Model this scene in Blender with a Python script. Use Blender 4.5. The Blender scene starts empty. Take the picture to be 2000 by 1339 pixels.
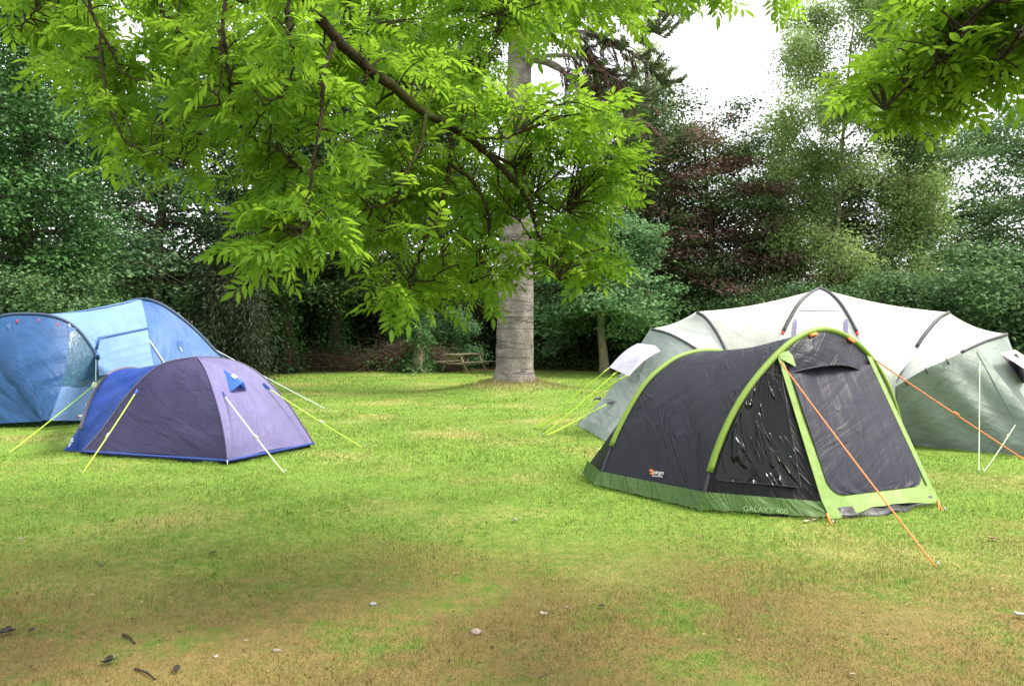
import bpy, math, random
import numpy as np
from mathutils import Vector
R = math.radians
SC = bpy.context.scene
COL = SC.collection
rng = np.random.default_rng(7)

# ------------------------------------------------------------------ camera, sky, sun, exposure
F, CX, HY, EYE = 1525.0, 1000.0, 650.0, 1.6          # focal length and horizon in photo pixels, eye height
cam_d = bpy.data.cameras.new("camera")
cam = bpy.data.objects.new("camera", cam_d)
COL.objects.link(cam)
cam.location = (0, 0, EYE)
cam.rotation_euler = (R(90), 0, 0)
cam_d.sensor_width = 36.0
cam_d.lens = 36.0 * F / 2000.0
cam_d.shift_y = -(669.5 - HY) / 2000.0
cam_d.clip_end = 3000
cam_d.clip_start = 0.05
SC.camera = cam

SUN_DIR = Vector((0.80, -0.10, 1.25)).normalized()     # towards the sun: high, on the right
elev = math.asin(SUN_DIR.z)
world = bpy.data.worlds.new("World")
SC.world = world
world.use_nodes = True
wn = world.node_tree
wn.nodes.clear()
wo = wn.nodes.new("ShaderNodeOutputWorld")
wb = wn.nodes.new("ShaderNodeBackground")
sk = wn.nodes.new("ShaderNodeTexSky")
sk.sky_type = 'NISHITA'
sk.sun_disc = False
sk.sun_elevation = elev
sk.sun_rotation = math.atan2(SUN_DIR.x, SUN_DIR.y)
sk.dust_density = 4.0
wmix = wn.nodes.new("ShaderNodeMix")
wmix.data_type = 'RGBA'
wmix.inputs[0].default_value = 0.80                    # thin white cloud over most of the sky
wmix.inputs[7].default_value = (6.6, 6.7, 6.6, 1)
wn.links.new(sk.outputs[0], wmix.inputs[6])
wn.links.new(wmix.outputs[2], wb.inputs[0])
wb.inputs[1].default_value = 0.10
wn.links.new(wb.outputs[0], wo.inputs[0])

sun_d = bpy.data.lights.new("sun", 'SUN')
sun_d.energy = 2.0
sun_d.angle = R(15)
sun_d.color = (1.0, 0.94, 0.84)
sun = bpy.data.objects.new("sun", sun_d)
COL.objects.link(sun)
sun.rotation_euler = (-SUN_DIR).to_track_quat('-Z', 'Y').to_euler()

SC.view_settings.view_transform = 'Standard'
SC.view_settings.look = 'None'
SC.view_settings.gamma = 1
SC.view_settings.exposure = 1.9
SC.render.engine = 'CYCLES'
cy = SC.cycles
cy.max_bounces = 6
cy.diffuse_bounces = 3
cy.glossy_bounces = 2
cy.transmission_bounces = 4
cy.transparent_max_bounces = 6
cy.caustics_reflective = False
cy.caustics_refractive = False
cy.sample_clamp_indirect = 4.0
cy.use_denoising = True

# ------------------------------------------------------------------ measuring helpers
def at(px, py, Y):
    return np.array([(px - CX) / F * Y, Y, EYE - (py - HY) / F * Y])

def G(px, py, z=0.0):
    return at(px, py, (EYE - z) * F / (py - HY))

def onp(px, py, P, d):
    """where the sight line of a photo pixel meets the upright plane through P that runs along d"""
    k = (px - CX) / F
    # P + t d = (kY, Y)
    t = (k * P[1] - P[0]) / (d[0] - k * d[1])
    return at(px, py, P[1] + t * d[1])

def nrm(v):
    v = np.asarray(v, float)
    return v / (np.linalg.norm(v, axis=-1, keepdims=True) + 1e-12)

def curve(pts, n=40):
    """Catmull-Rom through pts, resampled to n points evenly by length"""
    p = np.asarray(pts, float)
    if len(p) < 3:
        d = p
    else:
        q = np.vstack([2 * p[0] - p[1], p, 2 * p[-1] - p[-2]])
        out = []
        for i in range(1, len(q) - 2):
            t = np.linspace(0, 1, 14, endpoint=False)[:, None]
            a, b, c, e = q[i - 1], q[i], q[i + 1], q[i + 2]
            out.append(0.5 * ((2 * b) + (-a + c) * t + (2 * a - 5 * b + 4 * c - e) * t ** 2 + (-a + 3 * b - 3 * c + e) * t ** 3))
        d = np.vstack(out + [p[-1:]])
    s = np.r_[0, np.cumsum(np.linalg.norm(np.diff(d, axis=0), axis=1))]
    u = np.linspace(0, s[-1], n)
    return np.stack([np.interp(u, s, d[:, k]) for k in range(d.shape[1])], 1)

def cut(c, a, b, n=40):
    """the stretch of a curve between two fractions of its length"""
    i = np.linspace(a, b, n) * (len(c) - 1)
    return np.stack([np.interp(i, np.arange(len(c)), c[:, k]) for k in range(3)], 1)

_ph = rng.uniform(0, 6.28, (6, 40))
_fr = rng.normal(0, 1, (6, 40, 3))
def noise3(p, scale, ch=0):
    v = 0
    for k in range(8):
        f = _fr[ch, k * 4] * scale
        v = v + np.sin(p @ f + _ph[ch, k])
    return v / 4.0

# ------------------------------------------------------------------ mesh helpers
class MB:
    def __init__(s):
        s.v, s.f, s.n, s.t, s.uv = [], [], 0, [], []
    def add(s, v, f, tint=None):
        v = np.asarray(v, np.float32).reshape(-1, 3)
        s.v.append(v)
        s.f.append((np.asarray(f, np.int64) + s.n))
        s.t.append(np.full(len(v), 0.5, np.float32) if tint is None else np.broadcast_to(np.asarray(tint, np.float32), (len(v),)))
        s.n += len(v)
    def tube(s, pts, rad, seg=6, tint=None, caps=True):
        p = np.asarray(pts, float)
        n = len(p)
        r = np.broadcast_to(np.asarray(rad, float), (n,))
        tg = nrm(np.gradient(p, axis=0))
        ref = np.array([0, 0, 1.0]) if abs(tg[:, 2]).mean() < 0.85 else np.array([1.0, 0, 0])
        a = nrm(np.cross(tg, ref))
        b = np.cross(tg, a)
        th = np.linspace(0, 2 * np.pi, seg, endpoint=False)
        ring = p[:, None] + r[:, None, None] * (np.cos(th)[None, :, None] * a[:, None] + np.sin(th)[None, :, None] * b[:, None])
        i = np.arange(n - 1)[:, None] * seg
        j = np.arange(seg)[None]
        k = (j + 1) % seg
        q = np.stack([i + j, i + k, i + seg + k, i + seg + j], -1).reshape(-1, 4)
        v = ring.reshape(-1, 3)
        if caps:
            v = np.vstack([v, p[:1], p[-1:]])
            jj = np.arange(seg)
            kk = (jj + 1) % seg
            c0 = np.stack([kk, jj, np.full(seg, n * seg), np.full(seg, n * seg)], -1)
            e = (n - 1) * seg
            c1 = np.stack([e + jj, e + kk, np.full(seg, n * seg + 1), np.full(seg, n * seg + 1)], -1)
            q = np.vstack([q, c0, c1])
        s.add(v, q, tint)
    def box(s, c, size, rz=0.0, rx=0.0, ry=0.0):
        h = np.asarray(size, float) / 2
        v = np.array([[x, y, z] for x in (-1, 1) for y in (-1, 1) for z in (-1, 1)], float) * h
        for ang, (i, j) in ((rx, (1, 2)), (ry, (2, 0)), (rz, (0, 1))):
            cc, ss = math.cos(ang), math.sin(ang)
            w = v.copy()
            w[:, i] = cc * v[:, i] - ss * v[:, j]
            w[:, j] = ss * v[:, i] + cc * v[:, j]
            v = w
        s.add(v + np.asarray(c, float), [[0, 1, 3, 2], [4, 6, 7, 5], [0, 4, 5, 1], [2, 3, 7, 6], [0, 2, 6, 4], [1, 5, 7, 3]])
    def build(s, name, mat, parent=None, smooth=True, origin=None):
        v = np.vstack(s.v).astype(np.float32)
        if origin is not None:
            v = v - np.asarray(origin, np.float32)
        f = np.vstack(s.f).astype(np.int32)
        return raw_mesh(name, v, f, mat, parent, smooth, np.concatenate(s.t), origin=origin)

def raw_mesh(name, v, f, mat, parent=None, smooth=True, tint=None, uv=None, origin=None):
    """f is (n,4); a face whose last two corners agree is a triangle"""
    tri = f[:, 2] == f[:, 3]
    cnt = np.where(tri, 3, 4).astype(np.int32)
    mask = np.ones(f.shape, bool)
    mask[tri, 3] = False
    loops = f[mask].astype(np.int32)
    m = bpy.data.meshes.new(name)
    m.vertices.add(len(v))
    m.vertices.foreach_set("co", v.astype(np.float32).ravel())
    m.loops.add(len(loops))
    m.loops.foreach_set("vertex_index", loops)
    m.polygons.add(len(f))
    st = np.zeros(len(f), np.int32)
    st[1:] = np.cumsum(cnt)[:-1]
    m.polygons.foreach_set("loop_start", st)
    m.polygons.foreach_set("loop_total", cnt)
    if tint is not None:
        a = m.attributes.new("tint", 'FLOAT', 'POINT')
        a.data.foreach_set("value", np.asarray(tint, np.float32))
    if uv is not None:
        l = m.uv_layers.new(name="UVMap")
        l.data.foreach_set("uv", uv[loops].astype(np.float32).ravel())
    m.update(calc_edges=True)
    m.validate()
    if smooth:
        m.polygons.foreach_set("use_smooth", np.ones(len(m.polygons), bool))
    if mat is not None:
        m.materials.append(mat)
    o = bpy.data.objects.new(name, m)
    COL.objects.link(o)
    if origin is not None:
        o.location = tuple(float(x) for x in origin)
    if parent is not None:
        o.parent = parent
        o.matrix_parent_inverse = parent.matrix_basis.inverted()
    return o

def tag(o, label=None, cat=None, group=None, kind=None):
    for k, val in (("label", label), ("category", cat), ("group", group), ("kind", kind)):
        if val:
            o[k] = val
    return o

def thing(name, label, cat, loc=(0, 0, 0), group=None):
    o = bpy.data.objects.new(name, None)
    COL.objects.link(o)
    o.location = tuple(float(x) for x in loc)
    o.empty_display_size = 0.2
    return tag(o, label, cat, group)

# cloth -------------------------------------------------------------
def loft(a, b, n=26, sag=0.0, power=1.0):
    """cloth between two edge curves with the same number of points, drawn in by sag (metres) towards the inside"""
    m = len(a)
    t = np.linspace(0, 1, n)[:, None, None]
    g = a[None] * (1 - t) + b[None] * t
    if sag:
        c = g.reshape(-1, 3).mean(0) * np.array([1, 1, 0.3])
        w = np.linalg.norm(a - b, axis=1)
        w = w / (w.max() + 1e-9)
        d = nrm(c - g)
        g = g + d * (sag * (4 * t * (1 - t)) ** power * w[None, :, None])
    return g

def grid_normals(g):
    du = np.gradient(g, axis=0)
    dv = np.gradient(g, axis=1)
    return nrm(np.cross(du, dv))

def orient(g, centre):
    """normals of a grid turned away from a point inside the tent"""
    n = grid_normals(g)
    if np.sum(n * (g - np.asarray(centre))) < 0:
        n = -n
    return n

def wrinkle(g, amp, fu, fv, ch=0, centre=None):
    n = grid_normals(g)
    U = np.r_[0, np.cumsum(np.linalg.norm(np.diff(g.mean(1), axis=0), axis=1))]
    V = np.r_[0, np.cumsum(np.linalg.norm(np.diff(g.mean(0), axis=0), axis=1))]
    u, v = np.meshgrid(U, V, indexing='ij')
    w = np.zeros_like(u)
    for k in range(7):
        w += np.sin(u * fu * (0.6 + 0.25 * k) + v * fv * (0.5 + 0.2 * k) + _ph[ch, k] + 1.3 * np.sin(u * 1.7 + v * 2.1 + _ph[ch, k + 10]))
    w *= amp / 3.0
    ed = np.minimum.reduce([np.linspace(0, 1, g.shape[0])[:, None] + 0 * w, np.linspace(1, 0, g.shape[0])[:, None] + 0 * w])
    w *= np.clip(ed * 12, 0, 1)
    return g + n * w[..., None]

def sheet(name, g, mat, parent, tintfn=None):
    nu, nv = g.shape[:2]
    U = np.r_[0, np.cumsum(np.linalg.norm(np.diff(g, axis=0), axis=2).max(1))]
    V = np.r_[0, np.cumsum(np.linalg.norm(np.diff(g, axis=1), axis=2).max(0))]
    u, v = np.meshgrid(U, V, indexing='ij')
    i = np.arange(nu - 1)[:, None] * nv
    j = np.arange(nv - 1)[None]
    q = np.stack([i + j, i + nv + j, i + nv + j + 1, i + j + 1], -1).reshape(-1, 4)
    vv = g.reshape(-1, 3)
    return raw_mesh(name, vv, q, mat, parent, True, None, np.stack([u.ravel(), v.ravel()], 1))

def hit(px, py, *grids):
    """point where a photo pixel's sight line first meets any of the cloth grids"""
    o = np.array([0, 0, EYE])
    d = at(px, py, 1.0) - o
    best = None
    for g in grids:
        a, b, c, e = g[:-1, :-1], g[1:, :-1], g[1:, 1:], g[:-1, 1:]
        for t0, t1, t2 in ((a, b, c), (a, c, e)):
            e1, e2 = t1 - t0, t2 - t0
            h = np.cross(np.broadcast_to(d, e2.shape), e2)
            det = np.sum(e1 * h, -1)
            det = np.where(abs(det) < 1e-12, 1e-12, det)
            s = o - t0
            u = np.sum(s * h, -1) / det
            qq = np.cross(s, e1)
            v = np.sum(qq * d, -1) / det
            tt = np.sum(e2 * qq, -1) / det
            ok = (u >= -1e-3) & (v >= -1e-3) & (u + v <= 1.002) & (tt > 0.1)
            if ok.any():
                m = tt[ok].min()
                if best is None or m < best:
                    best = m
    return None if best is None else o + d * best

def patch(corners, grids, off=0.01, n=14, m=14, Yfall=10):
    """a cloth patch sewn on other cloth: corners are photo pixels in order around it"""
    a, b, c, e = [np.asarray(x, float) for x in corners]
    g = np.zeros((n, m, 3))
    for i in range(n):
        for j in range(m):
            s, t = i / (n - 1), j / (m - 1)
            p = (a * (1 - s) + b * s) * (1 - t) + (e * (1 - s) + c * s) * t
            h = hit(p[0], p[1], *grids)
            g[i, j] = at(p[0], p[1], Yfall) if h is None else h
    eye = np.array([0, 0, EYE])
    nn = grid_normals(g)
    flip = np.sum(nn * (eye - g), -1) < 0
    nn[flip] *= -1
    return g + nn.mean((0, 1)) * off

# ------------------------------------------------------------------ materials
def new_mat(name):
    m = bpy.data.materials.new(name)
    m.use_nodes = True
    nt = m.node_tree
    nt.nodes.clear()
    return m, nt, nt.nodes.new("ShaderNodeOutputMaterial")

def N(nt, typ, **kw):
    n = nt.nodes.new(typ)
    for k, v in kw.items():
        setattr(n, k, v)
    return n

def setin(n, **kw):
    for k, v in kw.items():
        n.inputs[k.replace('_', ' ')].default_value = v
    return n

def mixc(nt, fac, a, b):
    m = N(nt, "ShaderNodeMix", data_type='RGBA')
    for sock, val in ((m.inputs[0], fac), (m.inputs[6], a), (m.inputs[7], b)):
        if isinstance(val, (int, float)):
            sock.default_value = val
        elif isinstance(val, tuple):
            sock.default_value = (*val, 1)
        else:
            nt.links.new(val, sock)
    return m.outputs[2]

def ramp(nt, fac, lo, hi):
    r = N(nt, "ShaderNodeMapRange", interpolation_type='SMOOTHSTEP')
    nt.links.new(fac, r.inputs[0])
    r.inputs[1].default_value = lo
    r.inputs[2].default_value = hi
    return r.outputs[0]

def noise(nt, vec, scale, detail=4, rough=0.55, dist=0.0):
    n = N(nt, "ShaderNodeTexNoise")
    n.inputs["Scale"].default_value = scale
    n.inputs["Detail"].default_value = detail
    n.inputs["Roughness"].default_value = rough
    n.inputs["Distortion"].default_value = dist
    if vec is not None:
        nt.links.new(vec, n.inputs["Vector"])
    return n.outputs["Fac"]

def math_n(nt, op, a, b=None):
    n = N(nt, "ShaderNodeMath", operation=op)
    for s, v in ((n.inputs[0], a), (n.inputs[1], b)):
        if v is None:
            continue
        if isinstance(v, (int, float)):
            s.default_value = v
        else:
            nt.links.new(v, s)
    return n.outputs[0]

def fabric(name, col, rough=0.55, trans=0.25, bump=0.5, rot=20, sx=2.5, sy=14, spec=0.35, coat=0.0, col2=None, crease=0.5):
    """tent cloth: slightly translucent, pulled into long soft creases with a few sharper folds"""
    m, nt, out = new_mat(name)
    uv = N(nt, "ShaderNodeUVMap")
    def turned(a, x, y):
        r1 = N(nt, "ShaderNodeMapping")
        r1.inputs["Rotation"].default_value = (0, 0, R(a))
        nt.links.new(uv.outputs[0], r1.inputs[0])
        s1 = N(nt, "ShaderNodeMapping")
        s1.inputs["Scale"].default_value = (x, y, 1)
        nt.links.new(r1.outputs[0], s1.inputs[0])
        return s1.outputs[0]
    n1 = noise(nt, turned(rot, sx, sy), 1.0, 3, 0.5, 0.9)
    n2 = noise(nt, turned(rot + 62, 0.8, 3.6), 1.0, 3, 0.55, 1.2)
    n3 = noise(nt, turned(rot - 14, 0.9, 4.2), 1.0, 2, 0.5, 1.0)
    fold = math_n(nt, 'SUBTRACT', 1.0, ramp(nt, math_n(nt, 'ABSOLUTE', math_n(nt, 'SUBTRACT', n3, 0.54)), 0.0, 0.045))
    some = ramp(nt, noise(nt, uv.outputs[0], 1.3, 2), 0.45, 0.6)
    hgt = math_n(nt, 'ADD', n1, math_n(nt, 'MULTIPLY', n2, 0.5))
    hgt = math_n(nt, 'ADD', hgt, math_n(nt, 'MULTIPLY', math_n(nt, 'MULTIPLY', fold, some), 0.22 * crease))
    bp = setin(N(nt, "ShaderNodeBump"), Strength=bump, Distance=0.06)
    nt.links.new(hgt, bp.inputs["Height"])
    p = N(nt, "ShaderNodeBsdfPrincipled")
    fine = noise(nt, uv.outputs[0], 2.2, 6, 0.65)
    c = mixc(nt, ramp(nt, fine, 0.3, 0.75), tuple(x * 0.86 for x in col), tuple(min(1, x * 1.1) for x in (col2 or col)))
    nt.links.new(c, p.inputs["Base Color"])
    setin(p, Roughness=rough)
    p.inputs["Specular IOR Level"].default_value = spec
    nt.links.new(bp.outputs[0], p.inputs["Normal"])
    t = N(nt, "ShaderNodeBsdfTranslucent")
    nt.links.new(c, t.inputs[0])
    nt.links.new(bp.outputs[0], t.inputs["Normal"])
    mx = N(nt, "ShaderNodeMixShader")
    mx.inputs[0].default_value = trans
    nt.links.new(p.outputs[0], mx.inputs[1])
    nt.links.new(t.outputs[0], mx.inputs[2])
    nt.links.new(mx.outputs[0], out.inputs[0])
    return m

def plain(name, col, rough=0.6, metal=0.0, spec=0.4, vary=0.15, scale=20):
    m, nt, out = new_mat(name)
    tc = N(nt, "ShaderNodeTexCoord")
    p = N(nt, "ShaderNodeBsdfPrincipled")
    f = noise(nt, tc.outputs["Object"], scale, 4)
    c = mixc(nt, f, tuple(x * (1 - vary) for x in col), tuple(min(1, x * (1 + vary)) for x in col))
    nt.links.new(c, p.inputs["Base Color"])
    setin(p, Roughness=rough, Metallic=metal)
    p.inputs["Specular IOR Level"].default_value = spec
    nt.links.new(p.outputs[0], out.inputs[0])
    return m

def leaf_mat(name, c0, c1, trans=0.35, tcol=None, rough=0.5, spec=0.3):
    """leaves: each one its own shade between c0 and c1, letting light through"""
    m, nt, out = new_mat(name)
    at_ = N(nt, "ShaderNodeAttribute", attribute_name="tint")
    c = mixc(nt, at_.outputs["Fac"], c0, c1)
    p = N(nt, "ShaderNodeBsdfPrincipled")
    nt.links.new(c, p.inputs["Base Color"])
    setin(p, Roughness=rough)
    p.inputs["Specular IOR Level"].default_value = spec
    t = N(nt, "ShaderNodeBsdfTranslucent")
    if tcol:
        nt.links.new(mixc(nt, at_.outputs["Fac"], tuple(x * 0.75 for x in tcol), tcol), t.inputs[0])
    else:
        nt.links.new(c, t.inputs[0])
    mx = N(nt, "ShaderNodeMixShader")
    mx.inputs[0].default_value = trans
    nt.links.new(p.outputs[0], mx.inputs[1])
    nt.links.new(t.outputs[0], mx.inputs[2])
    nt.links.new(mx.outputs[0], out.inputs[0])
    return m

def bark_mat(name, c0, c1, sx=6, sz=2, bump=0.6, rings=0.0, moss=None):
    m, nt, out = new_mat(name)
    tc = N(nt, "ShaderNodeTexCoord")
    mp = N(nt, "ShaderNodeMapping")
    mp.inputs["Scale"].default_value = (sx, sx, sz)
    nt.links.new(tc.outputs["Object"], mp.inputs[0])
    n1 = noise(nt, mp.outputs[0], 2.0, 8, 0.65, 0.4)
    n2 = noise(nt, tc.outputs["Object"], 1.6, 4)
    c = mixc(nt, ramp(nt, n1, 0.3, 0.72), c0, c1)
    if moss:
        c = mixc(nt, ramp(nt, n2, 0.5, 0.75), c, moss)
    h = n1
    if rings:
        mp2 = N(nt, "ShaderNodeMapping")
        mp2.inputs["Scale"].default_value = (0.16, 0.16, 2.3)
        nt.links.new(tc.outputs["Object"], mp2.inputs[0])
        n3 = noise(nt, mp2.outputs[0], 1.6, 4, 0.55, 0.25)
        n4 = noise(nt, tc.outputs['Object'], 14.0, 3)
        c = mixc(nt, ramp(nt, noise(nt, tc.outputs['Object'], 3.0, 5, 0.6), 0.35, 0.7), tuple(x * 0.8 for x in c0), c)
        line = ramp(nt, math_n(nt, 'ABSOLUTE', math_n(nt, 'SUBTRACT', n3, 0.5)), 0.0, 0.02)
        line = math_n(nt, 'MAXIMUM', line, ramp(nt, n4, 0.5, 0.62))
        c = mixc(nt, line, tuple(x * 0.62 for x in c0), c)
        h = math_n(nt, 'ADD', h, math_n(nt, 'MULTIPLY', line, rings))
    bp = setin(N(nt, "ShaderNodeBump"), Strength=bump, Distance=0.05)
    nt.links.new(h, bp.inputs["Height"])
    p = setin(N(nt, "ShaderNodeBsdfPrincipled"), Roughness=0.9)
    p.inputs["Specular IOR Level"].default_value = 0.15
    nt.links.new(c, p.inputs["Base Color"])
    nt.links.new(bp.outputs[0], p.inputs["Normal"])
    nt.links.new(p.outputs[0], out.inputs[0])
    return m

def lawn_colour(nt):
    """turf colour over the field: green sward with straw-dry and worn brown patches, more of them near the viewer"""
    ge = N(nt, "ShaderNodeNewGeometry")
    pos = ge.outputs["Position"]
    sep = N(nt, "ShaderNodeSeparateXYZ")
    nt.links.new(pos, sep.inputs[0])
    big = noise(nt, pos, 0.55, 3, 0.5)
    mid = noise(nt, pos, 1.7, 5, 0.6, 0.6)
    fine = noise(nt, pos, 11.0, 4, 0.6)
    tiny = noise(nt, pos, 55.0, 2, 0.6)
    green = mixc(nt, ramp(nt, mid, 0.3, 0.7), (0.110, 0.205, 0.027), (0.170, 0.272, 0.048))
    green = mixc(nt, ramp(nt, fine, 0.35, 0.75), green, (0.205, 0.305, 0.05))
    # straw coloured patches
    dry = ramp(nt, math_n(nt, 'ADD', math_n(nt, 'MULTIPLY', big, 0.8), math_n(nt, 'MULTIPLY', fine, 0.35)), 0.57, 0.74)
    c = mixc(nt, math_n(nt, 'MULTIPLY', dry, 0.62), green, (0.37, 0.32, 0.115))
    # worn ground near the viewer (y < 6 m)
    near = N(nt, "ShaderNodeMapRange", interpolation_type='SMOOTHSTEP')
    yy = math_n(nt, 'ADD', sep.outputs["Y"], math_n(nt, 'MULTIPLY', math_n(nt, 'SUBTRACT', big, 0.5), 4.5))
    nt.links.new(yy, near.inputs[0])
    near.inputs[1].default_value = 6.8
    near.inputs[2].default_value = 4.2
    worn = math_n(nt, 'MULTIPLY', near.outputs[0], ramp(nt, math_n(nt, 'ADD', math_n(nt, 'MULTIPLY', mid, 0.65), math_n(nt, 'MULTIPLY', fine, 0.4)), 0.30, 0.58))
    c = mixc(nt, math_n(nt, 'MULTIPLY', worn, 0.85), c, mixc(nt, fine, (0.125, 0.074, 0.030), (0.32, 0.21, 0.092)))
    # dead straw round the foot of the big trunk
    dx = math_n(nt, 'SUBTRACT', sep.outputs["X"], 0.05)
    dy = math_n(nt, 'SUBTRACT', sep.outputs["Y"], 21.0)
    dd = math_n(nt, 'SQRT', math_n(nt, 'ADD', math_n(nt, 'MULTIPLY', dx, dx), math_n(nt, 'MULTIPLY', dy, dy)))
    dd = math_n(nt, 'ADD', dd, math_n(nt, 'MULTIPLY', math_n(nt, 'SUBTRACT', mid, 0.5), 1.2))
    ring = N(nt, "ShaderNodeMapRange", interpolation_type='SMOOTHSTEP')
    nt.links.new(dd, ring.inputs[0])
    ring.inputs[1].default_value = 1.7
    ring.inputs[2].default_value = 0.6
    c = mixc(nt, math_n(nt, 'MULTIPLY', ring.outputs[0], 0.8), c, (0.27, 0.215, 0.095))
    # leaf litter under the tree belt, pale stubble field beyond
    wood = N(nt, "ShaderNodeMapRange", interpolation_type='SMOOTHSTEP')
    y2 = math_n(nt, 'ADD', sep.outputs["Y"], math_n(nt, 'MULTIPLY', math_n(nt, 'SUBTRACT', mid, 0.5), 3.0))
    nt.links.new(y2, wood.inputs[0])
    wood.inputs[1].default_value = 31.5
    wood.inputs[2].default_value = 34.0
    c = mixc(nt, wood.outputs[0], c, mixc(nt, fine, (0.05, 0.035, 0.018), (0.09, 0.075, 0.03)))
    fld = N(nt, "ShaderNodeMapRange", interpolation_type='SMOOTHSTEP')
    nt.links.new(y2, fld.inputs[0])
    fld.inputs[1].default_value = 47.0
    fld.inputs[2].default_value = 50.0
    c = mixc(nt, fld.outputs[0], c, (0.34, 0.32, 0.12))
    return c, fine, tiny

def ground_mat():
    m, nt, out = new_mat("turf")
    c, fine, tiny = lawn_colour(nt)
    c = mixc(nt, ramp(nt, tiny, 0.3, 0.7), mixc(nt, 0.25, c, (0.03, 0.035, 0.012)), c)
    p = setin(N(nt, "ShaderNodeBsdfPrincipled"), Roughness=0.95)
    p.inputs["Specular IOR Level"].default_value = 0.1
    nt.links.new(c, p.inputs["Base Color"])
    bp = setin(N(nt, "ShaderNodeBump"), Strength=0.8, Distance=0.03)
    nt.links.new(math_n(nt, 'ADD', fine, tiny), bp.inputs["Height"])
    nt.links.new(bp.outputs[0], p.inputs["Normal"])
    nt.links.new(p.outputs[0], out.inputs[0])
    return m

def blade_mat():
    m, nt, out = new_mat("grass_blades")
    c, fine, tiny = lawn_colour(nt)
    at_ = N(nt, "ShaderNodeAttribute", attribute_name="tint")
    c = mixc(nt, ramp(nt, at_.outputs["Fac"], 0.80, 0.95), c, (0.36, 0.28, 0.12))
    c = mixc(nt, ramp(nt, at_.outputs["Fac"], 0.15, 0.0), c, (0.06, 0.11, 0.014))
    p = setin(N(nt, "ShaderNodeBsdfPrincipled"), Roughness=0.6)
    p.inputs["Specular IOR Level"].default_value = 0.25
    nt.links.new(c, p.inputs["Base Color"])
    t = N(nt, "ShaderNodeBsdfTranslucent")
    nt.links.new(c, t.inputs[0])
    mx = N(nt, "ShaderNodeMixShader")
    mx.inputs[0].default_value = 0.3
    nt.links.new(p.outputs[0], mx.inputs[1])
    nt.links.new(t.outputs[0], mx.inputs[2])
    nt.links.new(mx.outputs[0], out.inputs[0])
    return m

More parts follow.
